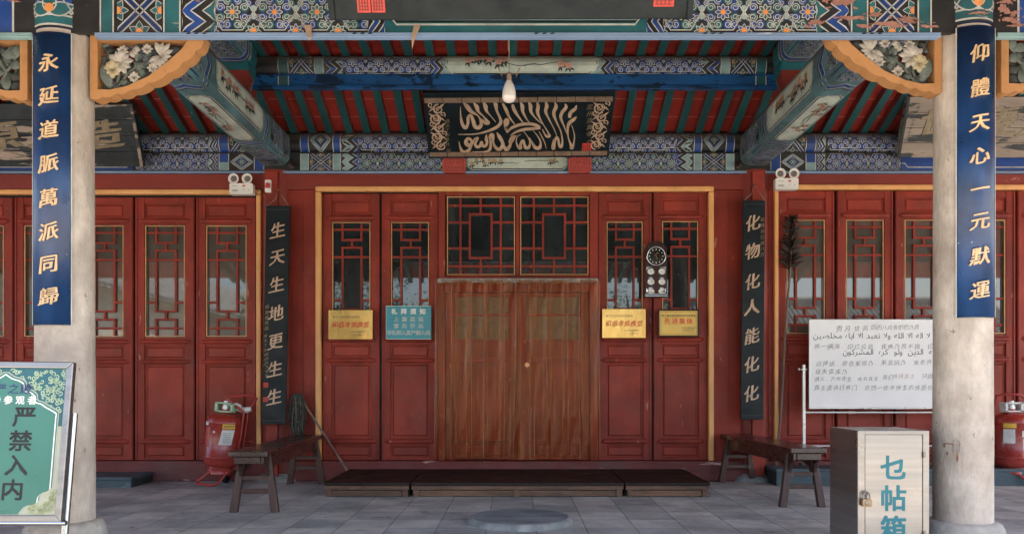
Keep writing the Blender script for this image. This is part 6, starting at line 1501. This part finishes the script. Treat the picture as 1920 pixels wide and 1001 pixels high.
def ogee(k=0.0, top=-.075, side=None, bot=None):
    """half outline right of centre: apex to foot"""
    w = (Wd / 2 - fw - .034) - k; p = []
    P0 = [(0, -.058 - k * 1.2), (.030, -.078 - k), (.062, -.088 - k), (.085, -.104 - k), (.092 - k * .4, -.135 - k * .4), (.118 - k * .4, -.142 - k), (.140 - k * .3, -.162 - k * .5), (.146 - k * .4, -.188 - k * .4), (.172 - k * .4, -.196 - k), (.196 - k * .6, -.212 - k * .7), (w - .002, -.238), (w, -.262), (w, -.400), (w, -.560), (w - .004, -.590), (w - .032, -.602), (w - .050, -.622), (w - .058, -.650), (w - .10, -.662), (w - .125, -.690), (w - .15, -.722)]
    return P0
hw_, tp__ = Wd / 2 - fw, -fw; ht = -Hh + fw
def fan(o, pts, m, h):                                            # mirrored outline as quads between left and right
    for (x0_, y0_), (x1_, y1_) in zip(pts, pts[1:]):
        o.add([f(-x0_, y0_, h), f(x0_, y0_, h), f(x1_, y1_, h), f(-x1_, y1_, h)], [(0, 1, 2, 3)], m)
o = MB(); V = [f(-hw_, tp__, .0), f(hw_, tp__, .0), f(hw_, ht, .0), f(-hw_, ht, .0)]; V2 = [f(-hw_, tp__, -.01), f(hw_, tp__, -.01), f(hw_, ht, -.01), f(-hw_, ht, -.01)]
o.add(V + V2, [(0, 1, 2, 3), (7, 6, 5, 4)], 1)
o.add([f(-hw_, tp__, .0008), f(hw_, tp__, .0008), f(hw_, -.30, .0008), f(-hw_, -.30, .0008)], [(0, 1, 2, 3)], 2)
P_ = [p for p in catmull([(q[0], q[1]) for q in ogee()], 4) if p[1] > ht]
fan(o, [(max(p[0], 0) + .012, p[1] + .010) for p in P_], 1, .0014); fan(o, [(max(p[0], 0) + .008, p[1] + .006) for p in P_], 0, .0019); fan(o, [(max(p[0], 0) + .002, p[1]) for p in P_], 3, .0023); fan(o, [(max(p[0] - .003, 0), p[1] - .004) for p in P_], 0, .0027)
rr = random.Random(5)
for sg in (-1, 1):
    for k in range(150):
        u = rr.uniform(.03, hw_ - .008); v = rr.uniform(tp__ - .006, -.24); lim = [p for p in P_ if p[1] < v]
        xo = lim[0][0] if lim else 0
        if u < xo + .020 or v > tp__ - .008: continue
        scroll(o, f, sg * u, v, rr.uniform(.008, .014), rr.uniform(0, 6), rr.choice((-1, 1)), 4, .0012, .0048, 1.0)
    for k in range(130):
        u = rr.uniform(.06, hw_ - .010); v = rr.uniform(-.60, ht + .010); lim = [p for p in P_ if p[1] < v]
        xo = lim[0][0] if lim else hw_ - .184
        if u < xo + .028: continue
        scroll(o, f, sg * u, v, rr.uniform(.010, .017), rr.uniform(0, 6), rr.choice((-1, 1)), 5, .0018, .0052, 1.1)
o.build('sign_panel', [M['signgreen'], M['signcream'], M['signdeep'], M['white'], M['palegreen'], M['signpale']], t)
g = MB()
def su(px, s_=402): return (X(px, s_) - O.x) / exv.x
put_row(g, f, '庄严之殿', su(17.5), -.128, .050, .056, 0, off=.012, h=.0034, sx=1.05); put_row(g, f, '来寺参观者', su(21), -.180, .042, .054, 1, off=.020, h=.0034)
for i, ch in enumerate('严禁入内'): put_char(g, f, ch, su(49 - i * 3.6, 404), -.256 - i * .112, .100, 2, off=.024, h=.0034, sx=1.08)
for i, ch in enumerate('未经许可'): put_char(g, f, ch, su(-15 - i * 3.6, 404), -.276 - i * .112, .088, 2, off=.020, h=.0034)
g.build('lettering', [M['navy'], M['white'], M['inkblack']], t)
o = MB(); pt, pb = at(139, 775, 398), at(118, 1040, 408)
d_ = (pt - pb).normalized(); foot = pb - d_ * (pb.z / d_.z); o.tube([foot, pt], .0165, 20)
exo = exv * (Wd + .05); o.tube([foot - exo, pt - exo], .0165, 20); 
for e in (Vector((0, 0, 0)), -exo): o.tube([foot + e + Vector((0, -.25, .016)), foot + e + Vector((0, .25, .016))], .016, 12)
q = O - up * (Hh + .004); o.tube([q - exv * (Wd / 2 + .03), q + exv * (Wd / 2 + .02)], .012, 12)
o.build('stand_post', M['chrome'], t)

# ================================================================ ACROSS THE COURTYARD (behind the camera, seen in the window glass)
t = thing('opposite_hall', 'grey tiled hall across the courtyard, seen only as a reflection in the window panes', 'building', (13, -17, -.54))
o = MB(); o.box(7, 19, -20, -15, -.54, 2.2); o.build('wall', M['plaster'], t)
o = MB(); V = [(6, -13.9, 2.1), (20, -13.9, 2.1), (20, -17.5, 4.3), (6, -17.5, 4.3), (6, -21, 2.1), (20, -21, 2.1)]; o.add(V, [(0, 1, 2, 3), (3, 2, 5, 4)], 0)
for k in range(70): x = 6 + 14 * k / 69; o.tube([(x, -13.9, 2.15), (x, -17.5, 4.35)], .07, 6, 0)
o.tube([(6, -17.5, 4.4), (20, -17.5, 4.4)], .22, 8, 0); o.build('roof', M['rooftile'], t)
for k in range(6): o = MB(); o.box(7.6 + k * 1.9, 8.8 + k * 1.9, -15.06, -15.0, .0, 2.1); o.build('door', M['redlintel'], t)
t = thing('bounce_hall', 'pale plastered building added left of the courtyard to bounce sunlight onto the porch', 'building', (-10, -6, -.54))  # added so its sunlit wall brightens the left bay
o = MB(); o.box(-13, -9.5, -16, 0, -.54, 3.2); o.build('wall', M['plaster'], t)
o = MB(); o.add([(-9.0, -16.3, 3.1), (-9.0, .3, 3.1), (-11.2, .3, 4.6), (-11.2, -16.3, 4.6), (-13.4, -16.3, 3.1), (-13.4, .3, 3.1)], [(0, 1, 2, 3), (3, 2, 5, 4)], 0)
for k in range(60): y_ = -16.3 + 16.6 * k / 59; o.tube([(-9.0, y_, 3.15), (-11.2, y_, 4.65)], .06, 6, 0)
o.build('roof', M['rooftile'], t)
for k in range(4): o = MB(); o.box(-9.55, -9.49, -14.5 + k * 3.8, -13.2 + k * 3.8, .2, 2.0); o.build('window', M['redlintel'], t)
def tree(x, y, h, r, seed):
    t = thing('courtyard_tree', 'leafy courtyard tree, seen only as a reflection in the window panes', 'tree', (x, y, -.54), 'courtyard trees'); rr = random.Random(seed)
    o = MB(); o.tube([(x, y, -.54), (x + .1, y, h * .3), (x - .1, y + .1, h * .6), (x, y, h * .85)], [.2, .16, .11, .04], 10)
    for k in range(7): A = k * 2.4; z = h * (.35 + .07 * k); o.tube([(x, y, z), (x + r * .5 * cos(A), y + r * .5 * sin(A), z + .5), (x + r * .8 * cos(A), y + r * .8 * sin(A), z + .9)], [.07, .045, .015], 6)
    o.build('trunk', M['bark'], t); o = MB()
    cl = [(rr.gauss(0, .5) * r, rr.gauss(0, .5) * r, h * .68 + rr.gauss(0, .22) * h * .8, rr.uniform(.35, .8)) for _ in range(34)]
    for cx, cy, cz, cr in cl:
        for k in range(60):
            p = Vector((x + cx + rr.gauss(0, .5) * cr, y + cy + rr.gauss(0, .5) * cr, cz + rr.gauss(0, .4) * cr)); a = Vector((rr.gauss(0, 1), rr.gauss(0, 1), rr.gauss(0, .6))).normalized(); b = a.cross(Vector((rr.random(), rr.random(), 1))).normalized(); s_ = rr.uniform(.05, .11)
            o.add([p - a * s_, p + b * s_ * .45, p + a * s_, p - b * s_ * .45], [(0, 1, 2, 3)], 0)
    o.build('crown', M['leaf'], t)
tree(-7.8, -9, 4.6, 1.3, 1); tree(-4.5, -14, 4.8, 1.6, 2); tree(-6.6, -16, 5.2, 1.6, 3); tree(4.6, -16, 4.6, 1.6, 4); tree(-6.3, -12, 4.4, 1.4, 5); tree(6.2, -12.5, 4.2, 1.3, 6); tree(.3, -17, 4.6, 1.5, 7)
